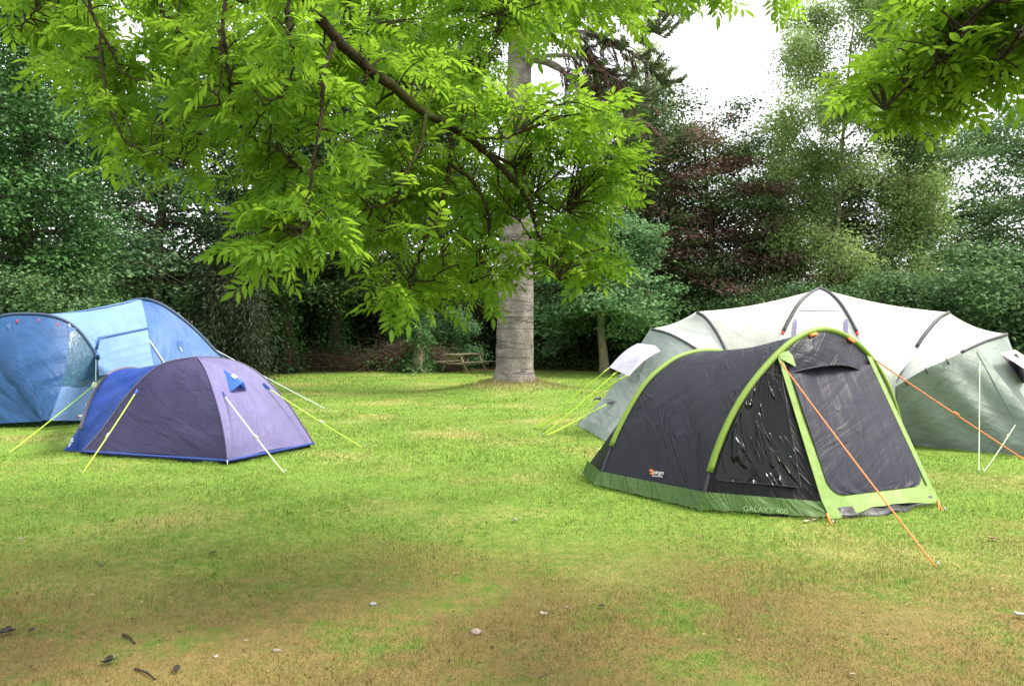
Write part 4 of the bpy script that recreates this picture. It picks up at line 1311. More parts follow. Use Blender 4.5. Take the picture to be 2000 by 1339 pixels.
def tree(name, label, cat, loc, H, R0, env, nprim=26, zlo=0.25, elev=(35, 5), sag=0.25, rise=0.0, per=60, spread=0.45, flat=0.65,
         size=0.15, aspect=0.6, leaf='syc', bark='bark_dark', nsec=5, seed=1, rad=0.2, lean=0.0, extra=None, droop=0.3,
         stems=1, ivy=0.0, group="trees round the lawn", trunk_top=0.92, upness=1.0, second=None, tertiary=3):
    """a tapered trunk with limbs, and a crown of separate leaves carried on the ends of the limbs; env(h) is the crown's reach at relative height h"""
    r = np.random.default_rng(seed)
    T = thing(name, label, cat, (0, 0, 0), group)
    wood = MB()
    tips, tips2 = [], []
    for s in range(stems):
        base = np.array([0, 0, -0.15]) + (np.array([math.cos(s * 2.4), math.sin(s * 2.4), 0]) * 0.35 * (stems > 1))
        ld = np.array([lean + (0.25 * math.cos(s * 2.4) if stems > 1 else 0), (0.25 * math.sin(s * 2.4) if stems > 1 else 0), 1.0])
        tk = bend_path(r, base, ld, H * trunk_top, 14, 0, 0.035)
        zz = tk[:, 2]
        rr = rad * (1 - 0.86 * np.linspace(0, 1, 14)) * (1 + 0.5 * np.exp(-np.linspace(0, 1, 14) * 22))
        wood.tube(tk, rr, 10)
        for i in range(nprim // stems):
            h = zlo + (1 - zlo) * ((i + r.uniform(0, 1)) / (nprim // stems)) * 0.97
            reach = env(h) * R0 * r.uniform(0.7, 1.12)
            if reach < 0.12:
                continue
            az = i * 2.39996 + r.uniform(-0.5, 0.5) + s
            e = R(elev[0] + (elev[1] - elev[0]) * 0 + r.uniform(-12, 12)) if h > 0.6 else R(elev[1] + r.uniform(-12, 12))
            z0 = np.clip(h * H - reach * math.tan(e) * 0.75, zlo * H * 0.55, H * trunk_top * 0.98)
            k = np.interp(z0, zz, np.arange(14))
            a = np.array([np.interp(k, np.arange(14), tk[:, c]) for c in range(3)])
            d = np.array([math.cos(az) * math.cos(e), math.sin(az) * math.cos(e), math.sin(e)])
            p = bend_path(r, a, d, reach / max(0.3, math.cos(e)), 9, sag, 0.09, rise)
            r0 = float(np.interp(k, np.arange(14), rr)) * 0.45
            wood.tube(p, np.linspace(max(0.012, r0), 0.008, 9), 5)
            for q in range(nsec):
                t = r.uniform(0.3, 1.0)
                b = np.array([np.interp(t * 8, np.arange(9), p[:, c]) for c in range(3)])
                side = d + r.normal(0, 0.75, 3)
                sp = bend_path(r, b, side, reach * r.uniform(0.22, 0.5), 6, sag, 0.13)
                wood.tube(sp, np.linspace(max(0.008, r0 * 0.35), 0.005, 6), 4)
                dst = tips2 if (second and r.uniform() < second[1](h)) else tips
                for w in range(tertiary):
                    dst.append(sp[r.integers(2, 6)] + r.normal(0, spread * 0.35, 3))
            (tips2 if (second and r.uniform() < second[1](h)) else tips).append(p[-1])
    wood.build("trunk", M[bark], T)
    V, TT = scatter(r, np.array(tips), per, spread, flat, size, aspect, droop, upness)
    if second and len(tips2):
        V2, T2 = scatter(r, np.array(tips2), per, spread, flat, size, aspect, droop, upness)
        leaf_mesh("crown", V2, T2, L[second[0]], T)
    if ivy:
        n = int(900 * ivy)
        k = r.uniform(0, 1, n) ** 0.9 * min(13, 13)
        a = r.uniform(0, 6.283, n)
        c = np.stack([np.interp(k, np.arange(14), tk[:, i]) for i in range(3)], 1)
        o = np.stack([np.cos(a), np.sin(a), 0 * a], 1)
        c = c + o * (np.interp(k, np.arange(14), rr) + r.uniform(0.0, 0.28, n))[:, None]
        iv, it = scatter(r, c, 9, 0.12, 1.2, 0.11, 0.8, 0.8, 0.3)
        leaf_mesh("ivy", iv, it, L['ivy'], T)
    leaf_mesh("crown", V, TT, L[leaf], T)
    T.location = (loc[0], loc[1], float(ground_z(loc[0], loc[1])))
    return T

def clone(src, label, loc, rz, sc=1.0, name=None, scz=None):
    """another tree of the same kind, with its own copies of the parts"""
    c = src.copy()
    COL.objects.link(c)
    c["label"] = label
    c.location = (loc[0], loc[1], 0)
    c.rotation_euler = (0, 0, rz)
    c.scale = (sc, sc, scz or sc)
    for ch in src.children:
        k = ch.copy()
        COL.objects.link(k)
        k.parent = c
    return c

def px_x(px, Y):
    return (px - CX) / F * Y

dome_env = lambda h: math.sqrt(max(0.0, 1 - ((h - 0.55) / 0.5) ** 2))
tall_env = lambda h: max(0.0, min(1, (h - 0.1) * 4)) * (1 - max(0, h - 0.55) ** 1.6 * 1.9)
cone_env = lambda h: max(0.05, 1.05 - h)
shrub_env = lambda h: math.sqrt(max(0.0, 1 - (max(0, h - 0.35) / 0.68) ** 2))

# the tree belt, left to right
t_ivy = tree("ivy_clad_tree", "tall tree wrapped in glossy ivy at the left edge behind the blue tent", "tree", (px_x(45, 21), 21), 13.5, 2.7,
             tall_env, 34, 0.10, (30, 10), 0.3, 0, 80, 0.36, 0.5, 0.115, 0.75, 'ivy', 'bark_dark', 6, 11, 0.28, ivy=1.2)
t_syc = tree("sycamore_tree", "broad bluish green sycamore above the roof of the blue tent", "tree", (px_x(300, 29), 29), 12.5, 5.2,
             tall_env, 34, 0.26, (35, 8), 0.3, 0, 56, 0.46, 0.26, 0.155, 0.75, 'syc', 'bark_dark', 5, 12, 0.26)
t_yew = tree("yew_tree", "dark drooping yew bush between the blue tent and the brushwood hedge", "bush", (px_x(425, 25), 25), 5.4, 2.2,
             cone_env, 60, 0.03, (20, 10), 0.9, 0, 70, 0.22, 1.3, 0.17, 0.16, 'yew', 'bark_dark', 6, 13, 0.16, droop=1.6, upness=0.2)
t_wood = tree("ivy_trunk_tree", "dark tree with an ivy clad trunk standing at the left end of the brushwood hedge", "tree", (px_x(563, 31), 31), 15, 4.2,
              tall_env, 34, 0.24, (35, 5), 0.35, 0, 52, 0.5, 0.32, 0.165, 0.6, 'dark', 'bark_dark', 5, 14, 0.30, ivy=0.8)
clone(t_wood, "dark tree with a thin ivied trunk just right of the first hedge trunk", (px_x(608, 35), 35), 2.0, 0.9)
clone(t_wood, "dark tree behind the brushwood hedge, third trunk from its left end", (px_x(655, 33.5), 33.5), 4.1, 1.05)
clone(t_wood, "dark tree with a bare lower trunk behind the picnic table", (px_x(929, 38), 38), 1.1, 1.15)
clone(t_wood, "dark tree hidden mostly by the ash leaves left of the picnic table", (px_x(765, 41), 41), 3.2, 1.1)
clone(t_wood, "dark tree with a stout trunk left of the cream tent's end", (px_x(1240, 36), 36), 5.2, 0.95)
clone(t_wood, "dark tree directly behind the cream tent's left pod", (px_x(1345, 40), 40), 0.4, 0.9)
clone(t_syc, "second sycamore, farther back between blue tent and hedge", (px_x(150, 37), 37), 2.2, 1.15)
clone(t_syc, "third sycamore, standing behind the yew bush", (px_x(470, 39), 39), 4.0, 1.1)
clone(t_syc, "sycamore behind the scarred grey trunk of the monkey puzzle", (px_x(1060, 40), 40), 5.4, 0.82)
clone(t_syc, "sycamore beyond the left edge of the lawn", (px_x(-160, 30), 30), 1.0, 1.1)
t_map = tree("maple_tree", "small pale green maple with a bare grey trunk near the cream tent's left end", "tree", (px_x(1181, 30.5), 30.5), 6.6, 2.6,
             lambda h: dome_env(h) * 0.95, 34, 0.36, (25, -4), 0.5, 0, 46, 0.32, 0.25, 0.13, 0.75, 'maple', 'bark_grey', 5, 15, 0.20, tertiary=4)
t_bee = tree("copper_beech", "copper beech with purple upper leaves behind the cream tent", "tree", (px_x(1395, 34), 34), 11.6, 3.7,
             lambda h: dome_env(h * 0.97) * (1.05 - 0.35 * h), 54, 0.10, (40, 5), 0.45, 0, 66, 0.40, 0.28, 0.125, 0.65, 'beech_green', 'bark_dark', 6, 16, 0.25,
             second=('beech', lambda h: 0.58 if h > 0.40 else 0.18))
t_lar = tree("larch_tree", "feathery yellow green larch behind the monkey puzzle branches", "tree", (px_x(1275, 43), 43), 17.5, 5.0,
             lambda h: max(0.0, 1.02 - h) ** 0.8 if h < 0.97 else 0.0, 70, 0.16, (14, 4), 0.35, 0.15, 24, 0.26, 0.35, 0.19, 0.20, 'larch', 'bark_dark', 6, 17, 0.20, tertiary=3, trunk_top=0.99)
t_bir = tree("birch_tree", "tall airy birch with a thin pale trunk behind the cream tent", "tree", (px_x(1640, 34), 34), 17.8, 4.3,
             lambda h: (0.45 + 0.6 * math.sin(math.pi * min(1, h * 0.95))) * (1.15 - 0.55 * h), 66, 0.26, (52, 30), 0.85, 0, 74, 0.30, 1.1, 0.13, 0.6, 'birch', 'bark_birch', 6, 18, 0.16, droop=0.9, tertiary=4)
t_oak = tree("oak_tree", "leafy oak with ivied stems right of the birch", "tree", (px_x(1800, 36), 36), 12.4, 4.6,
             tall_env, 42, 0.22, (38, 8), 0.3, 0, 62, 0.46, 0.28, 0.15, 0.65, 'oak', 'bark_dark', 5, 19, 0.24, ivy=0.5)
clone(t_oak, "taller oak at the right edge beyond the hawthorns", (px_x(2045, 41), 41), 2.7, 1.2)
clone(t_oak, "oak between the copper beech and the birch", (px_x(1530, 40), 40), 4.4, 0.92)
clone(t_oak, "oak outside the right edge of the lawn", (px_x(2230, 35), 35), 0.9, 1.1)
t_haw = tree("hawthorn_bush", "rounded hawthorn bush behind the cream tent's right pod", "bush", (px_x(1790, 27), 27), 3.9, 2.4,
             shrub_env, 44, 0.05, (45, 20), 0.35, 0, 62, 0.34, 0.4, 0.115, 0.7, 'haw', 'bark_dark', 6, 20, 0.11, stems=3)
clone(t_haw, "hawthorn bush left of the tent's crossed poles, before the birch", (px_x(1590, 30), 30), 2.4, 0.92)
clone(t_haw, "hawthorn bush furthest right behind the cream tent", (px_x(1925, 26), 26), 4.2, 0.88)
clone(t_haw, "dark hawthorn at the right edge of the lawn", (px_x(2040, 23), 23), 1.2, 1.15)
clone(t_haw, "hawthorn bush below the copper beech", (px_x(1440, 33), 33), 5.5, 0.9)
clone(t_haw, "hawthorn bush under the ivy clad tree beside the blue tent", (px_x(70, 20), 20), 3.0, 0.85)
t_und = tree("laurel_bush", "dark laurel bush behind the brushwood hedge's right end", "bush", (px_x(780, 38.5), 38.5), 4.6, 2.9,
             shrub_env, 40, 0.04, (45, 15), 0.3, 0, 55, 0.36, 0.7, 0.16, 0.55, 'dark', 'bark_dark', 5, 21, 0.12, stems=3)
clone(t_und, "dark laurel bush behind the brushwood hedge's left end", (px_x(520, 36.5), 36.5), 2.0, 1.05)
clone(t_und, "dark laurel bush in the gap right of the grey trunk", (px_x(1110, 37), 37), 3.3, 0.95)
clone(t_und, "dark laurel bush between maple and stout trunk", (px_x(1215, 38.5), 38.5), 4.6, 1.0)
clone(t_und, "dark laurel bush behind the middle of the brushwood hedge", (px_x(660, 40), 40), 5.8, 0.9)
clone(t_und, "dark laurel bush behind the cream tent's left window awning", (px_x(1320, 35.5), 35.5), 0.7, 1.0)
clone(t_und, "dark laurel bush in deep shade beneath the second sycamore", (px_x(230, 35), 35), 1.7, 1.1)
clone(t_und, "dark laurel bush between the hedge and the monkey puzzle", (px_x(985, 42), 42), 2.9, 0.8)
t_hol = tree("holly_bush", "small leafy holly left of the picnic table", "bush", (px_x(850, 34), 34), 2.6, 1.1,
             shrub_env, 26, 0.06, (45, 20), 0.3, 0, 50, 0.2, 0.7, 0.10, 0.6, 'maple', 'bark_dark', 5, 22, 0.06, stems=2)
t_sun = tree("hazel_bush", "sunlit yellow green hazel glimpsed beyond the picnic table", "bush", (px_x(885, 47), 47), 4.2, 2.4,
             shrub_env, 30, 0.08, (45, 20), 0.3, 0, 36, 0.34, 0.7, 0.16, 0.6, 'light', 'bark_dark', 5, 23, 0.09, stems=3)
clone(t_sun, "sunlit hazel far behind the brushwood hedge", (px_x(725, 48), 48), 1.3, 0.9)
clone(t_sun, "sunlit hazel far behind the maple", (px_x(1160, 50), 50), 2.6, 0.9)
clone(t_sun, "sunlit hazel far behind the hawthorns at the right", (px_x(1840, 48), 48), 4.6, 1.0)
clone(t_sun, "sunlit hazel far behind the ivied trunks", (px_x(560, 49), 49), 3.9, 0.9)

# low plants in the shade below the belt: no one could count them
def undergrowth():
    r = np.random.default_rng(31)
    n = 2600
    x = r.uniform(-24, 26, n)
    y = 33.2 + r.uniform(0, 7, n) + 0.6 * np.sin(x * 0.9)
    k = ~((x > -3.6) & (x < 0.3) & (y < 35.0))
    k &= ~((x > -10.6) & (x < -3.6) & (y < 34.2))
    p = np.stack([x, y, r.uniform(0.05, 0.55, n) * (0.6 + 0.5 * np.sin(x * 1.7))], 1)[k]
    v, t = scatter(r, p, 26, 0.22, 0.8, 0.13, 0.5, 0.1, 0.8)
    o = leaf_mesh("undergrowth", v, t, L['dark'], None)
    tag(o, kind="stuff")
undergrowth()

# ---- brushwood hedge: dead twigs heaped along the edge of the wood
def hedge():
    r = np.random.default_rng(41)
    m = MB()
    x0, x1, Y = px_x(503, 32.3), px_x(868, 33), 32.7
    n = 2300
    for i in range(n):
        t = r.uniform(0, 1)
        x = x0 + (x1 - x0) * t
        top = 0.72 + 0.25 * math.sin(t * 9) * 0.5 + 0.45 * max(0, 1 - abs(t - 0.78) / 0.2)
        z = r.uniform(0.0, 1.0) ** 0.85 * top
        y = Y + r.normal(0, 0.32) * (1.1 - 0.5 * z / top)
        a = r.normal(0, 0.28) if r.uniform() < 0.88 else r.uniform(-1.2, 1.2)
        ln = r.uniform(0.4, 1.7)
        d = np.array([math.cos(a) * r.choice([-1, 1]), r.normal(0, 0.35), math.sin(a) * 0.8])
        p = bend_path(r, (x, y, max(0.03, z)), d, ln, 5, 0.25, 0.16)
        p[:, 2] = np.maximum(p[:, 2], 0.02)
        m.tube(p, np.linspace(r.uniform(0.008, 0.022), 0.004, 5), 3, caps=False)
    T = thing("brushwood_hedge", "low hedge of heaped dead brown twigs along the far edge of the lawn", "hedge", ((x0 + x1) / 2, Y, 0))
    m.build("twig_heap", M['twig'], T)
    m = MB()
    for i in range(26):
        t = (i + r.uniform(0.2, 0.8)) / 26
        x = x0 + (x1 - x0) * t
        p = bend_path(r, (x, Y + r.normal(0, 0.15), -0.1), (r.normal(0, .1), r.normal(0, .1), 1), r.uniform(0.9, 1.5), 5, 0, 0.05)
        m.tube(p, np.linspace(0.028, 0.018, 5), 6)
    m.build("stakes", M['bark_dark'], T)
    t = r.uniform(0, 1, 300)
    p = np.stack([x0 + (x1 - x0) * t, Y + r.normal(-0.05, 0.35, 300), r.uniform(0.03, 1.15, 300) ** 1.5], 1)
    v, tt = scatter(r, p, 14, 0.16, 0.8, 0.10, 0.6, 0.4, 0.6)
    leaf_mesh("creepers", v, tt, L['dark'], T)
hedge()

# ---- ivied stump beside the picnic table
def stump():
    r = np.random.default_rng(43)
    x, y = px_x(816, 31.5), 31.5
    T = thing("tree_stump", "leaning ivied stump at the right end of the brushwood hedge", "stump", (x, y, 0))
    m = MB()
    p = bend_path(r, (x, y, -0.1), (0.06, 0, 1), 1.75, 9, 0, 0.06)
    m.tube(p, np.linspace(0.30, 0.17, 9) * (1 + 0.7 * np.exp(-np.linspace(0, 5, 9))), 10)
    for k in range(5):
        a = k * 1.3
        q = bend_path(r, (x, y, 0.18), (math.cos(a), math.sin(a), -0.12), 0.75, 6, 0.1, 0.1)
        m.tube(q, np.linspace(0.12, 0.03, 6), 6)
    m.build("trunk", M['bark_grey'], T)
    c = p[r.integers(0, 9, 120)] + r.normal(0, 0.2, (120, 3)) * [1, 1, 0.6]
    c = c[c[:, 2] > 0.05]
    g = np.stack([x + r.normal(0, 0.55, 60), y + r.normal(0, 0.35, 60), r.uniform(0.05, 0.4, 60)], 1)
    v, t = scatter(r, np.vstack([c, g]), 20, 0.13, 1, 0.10, 0.8, 0.5, 0.5)
    leaf_mesh("ivy", v, t, L['ivy'], T)
stump()

# ---- picnic table
def picnic():
    o = np.array([px_x(905, 31.6), 31.6, 0])
    T = thing("picnic_table", "weathered wooden picnic table with built in benches behind the grey trunk", "picnic table", o)
    ang = 0.98
    ca, sa = math.cos(ang), math.sin(ang)
    def w(x, y, z):
        return o + np.array([ca * x - sa * y, sa * x + ca * y, z])
    # the long side runs away from the viewer and to the right
    ln = 1.75
    b = MB()
    for k in range(5):
        b.box(w(0, -0.30 + 0.15 * k, 0.745), (ln, 0.135, 0.035), ang)
    b.build("table_top", M['wood'], T, False)
    for s in (-1, 1):
        b = MB()
        for k in range(2):
            b.box(w(0.12, s * (0.62 + 0.145 * k), 0.445), (ln + 0.25, 0.13, 0.035), ang)
        b.build("bench_seat", M['wood'], T, False)
    for e in (-0.62, 0.62):
        b = MB(); b.box(w(e, 0, 0.385), (0.045, 1.62, 0.085), ang); b.build("cross_beam", M['wood'], T, False)
        b = MB(); b.box(w(e, 0, 0.69), (0.045, 0.70, 0.075), ang); b.build("top_beam", M['wood'], T, False)
        for s in (-1, 1):
            b = MB(); b.box(w(e + 0.05, s * 0.47, 0.355), (0.045, 0.09, 0.86), ang, s * 0.52); b.build("leg", M['wood'], T, False)
picnic()

# ---- monkey puzzle tree
def monkey_puzzle():
    r = np.random.default_rng(51)
    x, y = px_x(1004, 21), 21.0
    T = thing("monkey_puzzle_tree", "tall monkey puzzle with a scarred grey trunk in the middle of the lawn", "tree", (x, y, 0.15))
    n = 60
    z = np.linspace(-0.05, 13.0, n)
    cx = x + 0.016 * z
    p = np.stack([cx, y + 0 * z, z + 0.1], 1)
    rr = np.interp(z, [0, 0.25, 0.8, 2, 4, 8.5, 13], [0.60, 0.525, 0.505, 0.485, 0.44, 0.325, 0.18])
    rr = rr * (1 + 0.012 * np.sin(z * 7.7) + 0.008 * np.sin(z * 17.0 + 1))
    b = MB()
    th = np.linspace(0, 2 * np.pi, 40, endpoint=False)
    ring = p[:, None] + rr[:, None, None] * np.stack([np.cos(th), np.sin(th), 0 * th], 1)[None] * (1 + 0.018 * np.sin(3 * th + 1)[None, :, None] + 0.012 * r.normal(0, 1, (n, 40, 1)))
    foot = np.exp(-np.clip(z, 0, None) * 5)[:, None] * 0.16 * np.abs(np.sin(th * 3.5 + 0.7))[None]
    ring[..., 0] += foot * np.cos(th)[None]; ring[..., 1] += foot * np.sin(th)[None]
    i = np.arange(n - 1)[:, None] * 40; j = np.arange(40)[None]; k = (j + 1) % 40
    b.add(ring.reshape(-1, 3), np.stack([i + j, i + k, i + 40 + k, i + 40 + j], -1).reshape(-1, 4))
    b.build("trunk", M['bark_puzzle'], T)
    limbs = MB()
    LV, LT, DV, DT = [], [], [], []
    def scaly(path, rad, dst_v, dst_t, dens=230):
        L_ = np.linalg.norm(np.diff(path, axis=0), axis=1).sum()
        m_ = max(20, int(dens * L_))
        t = r.uniform(0, 1, m_) * (len(path) - 1)
        c = np.stack([np.interp(t, np.arange(len(path)), path[:, q]) for q in range(3)], 1)
        tg = np.gradient(path, axis=0)
        d = nrm(np.stack([np.interp(t, np.arange(len(path)), tg[:, q]) for q in range(3)], 1))
        o = r.normal(0, 1, (m_, 3)); o = nrm(o - d * np.sum(o * d, 1, keepdims=True))
        v = leaf_quads(c + o * rad * 0.5, d * 0.75 + o, o * 0.3 + d, np.full(m_, rad * 1.5) * r.uniform(0.7, 1.2, m_), np.full(m_, rad * 0.75))
        dst_v.append(v); dst_t.append(np.clip(r.normal(0.5, 0.25, m_), 0, 1))
    def limb(pts, r0, nb, deadness, blen=(0.5, 1.1), up=0.35, spread_from=0.3):
        c = curve(pts, 24)
        limbs.tube(c, np.linspace(r0, 0.018, 24), 7)
        for q in range(nb):
            t = spread_from + (1 - spread_from) * (q + r.uniform(0, 1)) / nb
            a = np.array([np.interp(t * 23, np.arange(24), c[:, w]) for w in range(3)])
            td = nrm(c[min(23, int(t * 23) + 1)] - c[int(t * 23) - 1])
            o = r.normal(0, 1, 3); o = nrm(o - td * np.dot(o, td))
            o[2] *= 0.7; d = td * 0.95 + o * 0.85
            is_dead = r.uniform() < (deadness * (1.15 - t * 0.55))
            ln = r.uniform(*blen) * (1.1 - 0.4 * t)
            bp = bend_path(r, a, d, ln, 8, 0.55 if is_dead else 0.15, 0.10, 0 if is_dead else up)
            if is_dead:
                limbs.tube(bp, np.linspace(0.020, 0.012, 8), 4)
                if r.uniform() < 0.75:
                    scaly(bp[2:], 0.040, DV, DT, 170)
                if r.uniform() < 0.6:
                    s2 = bend_path(r, bp[4], d + r.normal(0, .8, 3), ln * 0.6, 6, 0.4, 0.15)
                    limbs.tube(s2, np.linspace(0.014, 0.008, 6), 4)
            else:
                limbs.tube(bp, np.linspace(0.026, 0.014, 8), 5)
                scaly(bp, 0.050, LV, LT, 260)
                if r.uniform() < 0.5:
                    s2 = bend_path(r, bp[3], d + r.normal(0, .7, 3), ln * 0.7, 6, 0.1, 0.08, up)
                    scaly(s2, 0.045, LV, LT)
    # branches the picture shows on the right, then the rest of the whorls all round
    limb([(x + 0.40, y - 0.1, 8.95), at(1085, 128, 20.6), at(1120, 165, 20.3), at(1145, 205, 20.0), at(1160, 225, 19.8)], 0.115, 44, 1.0, (0.5, 1.3))
    limb([(x + 0.30, y + 0.1, 9.5), at(1090, 80, 20.4), at(1150, 110, 20.0), at(1210, 160, 19.6), at(1240, 190, 19.4)], 0.09, 60, 0.9, (0.5, 1.3))
    limb([(x + 0.35, y, 10.4), at(1140, 10, 20.2), at(1215, 30, 19.6), at(1265, 55, 19.2), at(1300, 75, 19.0)], 0.085, 19, 0.05, (1.0, 2.0), 0.9, 0.3)
    limb([(x + 0.35, y, 10.7), at(1130, -20, 20.4), at(1220, -5, 20), at(1290, 15, 19.6), at(1300, 25, 19.4)], 0.08, 15, 0.05, (1.0, 1.9), 0.9, 0.35)
    limb([(x + 0.25, y + 0.2, 9.2), at(1100, 140, 21.4), at(1170, 175, 21.8), at(1230, 225, 22), at(1290, 270, 22.2)], 0.07, 46, 1.0, (0.4, 1.2))
    limb([(x + 0.2, y - 0.3, 8.9), at(1120, 110, 20.2), at(1185, 145, 19.6), at(1235, 205, 19.2)], 0.07, 50, 0.9, (0.4, 1.2))
    limb([(x + 0.3, y, 9.9), at(1120, 60, 20.3), at(1200, 85, 20.0), at(1265, 125, 19.8), at(1300, 165, 19.7)], 0.075, 50, 0.6, (0.5, 1.3), 0.5)
    limb([(x - 0.35, y - 0.1, 9.1), at(930, 105, 20.5), at(880, 100, 20), at(835, 95, 19.6)], 0.08, 24, 1.0, (0.3, 0.8))
    limb([(x - 0.3, y + 0.1, 8.0), at(940, 200, 20.6), at(900, 210, 20.2)], 0.05, 8, 1.0, (0.3, 0.6))
    for w in range(16):
        a = w * 2.4 + 0.9
        h = 11.3 + 0.11 * w
        d = np.array([math.cos(a), math.sin(a), 0.0])
        ln = 3.6 - 0.12 * w
        limb([(x, y, h), np.array([x, y, h + 0.25]) + d * ln * 0.4, np.array([x, y, h - 0.1]) + d * ln * 0.75, np.array([x, y, h - 0.5]) + d * ln], 0.08, 20, 0.2, (0.5, 1.0))
    limbs.build("limbs", M['bark_puzzle'], T)
    leaf_mesh("scaly_foliage", np.vstack(LV), np.concatenate(LT), L['puzzle'], T)
    leaf_mesh("dead_scaly_foliage", np.vstack(DV), np.concatenate(DT), L['puzzle_dead'], T)
monkey_puzzle()

# ------------------------------------------------------------------ ash boughs overhead
def compound_template(r, pairs=5):
    """an ash leaf along +x, one unit long: rachis, paired leaflets and an end leaflet"""
    V, Fq = [], []
    n = 0
    def leaflet(base, d, ln, w, tilt):
        nonlocal n
        d = nrm(d); s = nrm(np.cross([0, 0, 1.0], d)); u = np.cross(d, s)
        s = nrm(s + u * tilt)
        u = np.cross(d, s)
        t = [0, 0.34, 0.68, 1.0]
        dr = [0, -0.015, -0.07, -0.17]
        mid = [base + d * ln * (0.06 + a) + np.array([0, 0, 1]) * ln * q for a, q in zip(t, dr)]
        lft = [mid[1] + s * w * 0.47 + u * w * .12, mid[2] + s * w * 0.40 + u * w * .10]
        rgt = [mid[1] - s * w * 0.47 + u * w * .12, mid[2] - s * w * 0.40 + u * w * .10]
        V.extend(mid + lft + rgt)
        for f in ((0, 4, 1, 1), (1, 4, 5, 2), (2, 5, 3, 3), (0, 1, 6, 6), (1, 2, 7, 6), (2, 3, 7, 7)):
            Fq.append([n + a for a in f])
        n += 8
    ax = lambda t: np.array([t, 0.04 * math.sin(3 * t + r.uniform(0, 6)) * 0, -0.16 * t * t])
    for k in range(pairs):
        t = 0.24 + 0.66 * k / (pairs - 1)
        ln = 0.33 * (1.05 - 0.25 * abs(t - 0.6)) * r.uniform(0.88, 1.1)
        for s in (-1, 1):
            d = np.array([0.55 + 0.25 * t, s, -0.12 + r.normal(0, .12)])
            leaflet(ax(t + r.uniform(-.02, .02)), d + r.normal(0, .08, 3), ln, ln * 0.34, r.normal(0, 0.25))
    leaflet(ax(0.97), np.array([1, r.normal(0, .1), -0.3]), 0.38, 0.14, r.normal(0, .2))
    # rachis
    pts = np.array([ax(t) for t in np.linspace(0, 1, 5)])
    for off in ((0, 0.006, 0), (0, 0, 0.006)):
        o = np.array(off)
        for i in range(4):
            V.extend([pts[i] - o, pts[i + 1] - o, pts[i + 1] + o, pts[i] + o]); Fq.append([n, n + 1, n + 2, n + 3]); n += 4
    return np.array(V), np.array(Fq)

class Ash:
    def __init__(s, seed):
        s.r = np.random.default_rng(seed)
        s.tm = [compound_template(s.r, p) for p in (5, 6, 5, 5)]
        s.base, s.dir, s.up, s.len = [], [], [], []
        s.wood = MB()
        s.sk = []
    def limb(s, pts, r0, r1, seg=8, n=None):
        p = curve(pts, n or max(12, len(pts) * 8))
        p = p + s.r.normal(0, 0.006, p.shape) * np.linspace(0.2, 1, len(p))[:, None]
        s.wood.tube(p, np.linspace(r0, r1, len(p)) * (1 + 0.07 * s.r.normal(0, 1, len(p))), seg)
        s.sk.append(p)
        return p
    def px(s, q, r0, r1, seg=7):
        return s.limb([at(*a) for a in q], r0, r1, seg)
    def spray(s, c, frm=None, k=6, size=0.2, tw=0.004):
        """a twig to c carrying k leaves"""
        r = s.r
        if frm is not None:
            d = c - frm
            mid = frm + d * 0.5 + np.array([0, 0, 0.10 * np.linalg.norm(d)]) + r.normal(0, 0.03, 3)
            p = curve([frm, mid, c], 9)
            s.wood.tube(p, np.linspace(tw * 1.5, tw * 0.6, 9), 4, caps=False)
            tip = nrm(p[-1] - p[-3])
        else:
            tip = nrm(r.normal(0, 1, 3) * [1, 1, .4])
        for i in range(k):
            a = r.uniform(0, 6.283)
            d = nrm(tip * 0.7 + np.array([math.cos(a), math.sin(a), r.normal(-0.25, 0.3)]))
            s.base.append(c + r.normal(0, 0.035, 3) - tip * r.uniform(0, 0.12))
            s.dir.append(d)
            s.up.append(nrm(np.array([0, 0, 1.0]) + r.normal(0, 0.5, 3) + d * 0.3))
            s.len.append(size * r.uniform(0.7, 1.2))
    def build_leaves(s, parent, mat):
        B, D, U, Ln = map(np.array, (s.base, s.dir, s.up, s.len))
        y = nrm(np.cross(U, D)); z = np.cross(D, y)
        V, Fc, T_, n0 = [], [], [], 0
        pick = s.r.integers(0, 4, len(B))
        for q in range(4):
            tv, tf = s.tm[q]
            k = pick == q
            m = k.sum()
            v = B[k][:, None] + Ln[k][:, None, None] * (tv[None, :, :1] * D[k][:, None] + tv[None, :, 1:2] * y[k][:, None] + tv[None, :, 2:] * z[k][:, None])
            f = tf[None] + (np.arange(m) * len(tv))[:, None, None] + n0
            V.append(v.reshape(-1, 3)); Fc.append(f.reshape(-1, 4))
            T_.append(np.repeat(np.clip(s.r.normal(0.5, 0.22, m), 0, 1), len(tv)))
            n0 += m * len(tv)
        return raw_mesh("leaves", np.vstack(V), np.vstack(Fc), mat, parent, False, np.concatenate(T_))

def inside(poly, x, y):
    c = False
    n = len(poly)
    for i in range(n):
        x0, y0 = poly[i]; x1, y1 = poly[(i + 1) % n]
        if (y0 > y) != (y1 > y) and x < (x1 - x0) * (y - y0) / (y1 - y0) + x0:
            c = not c
    return c

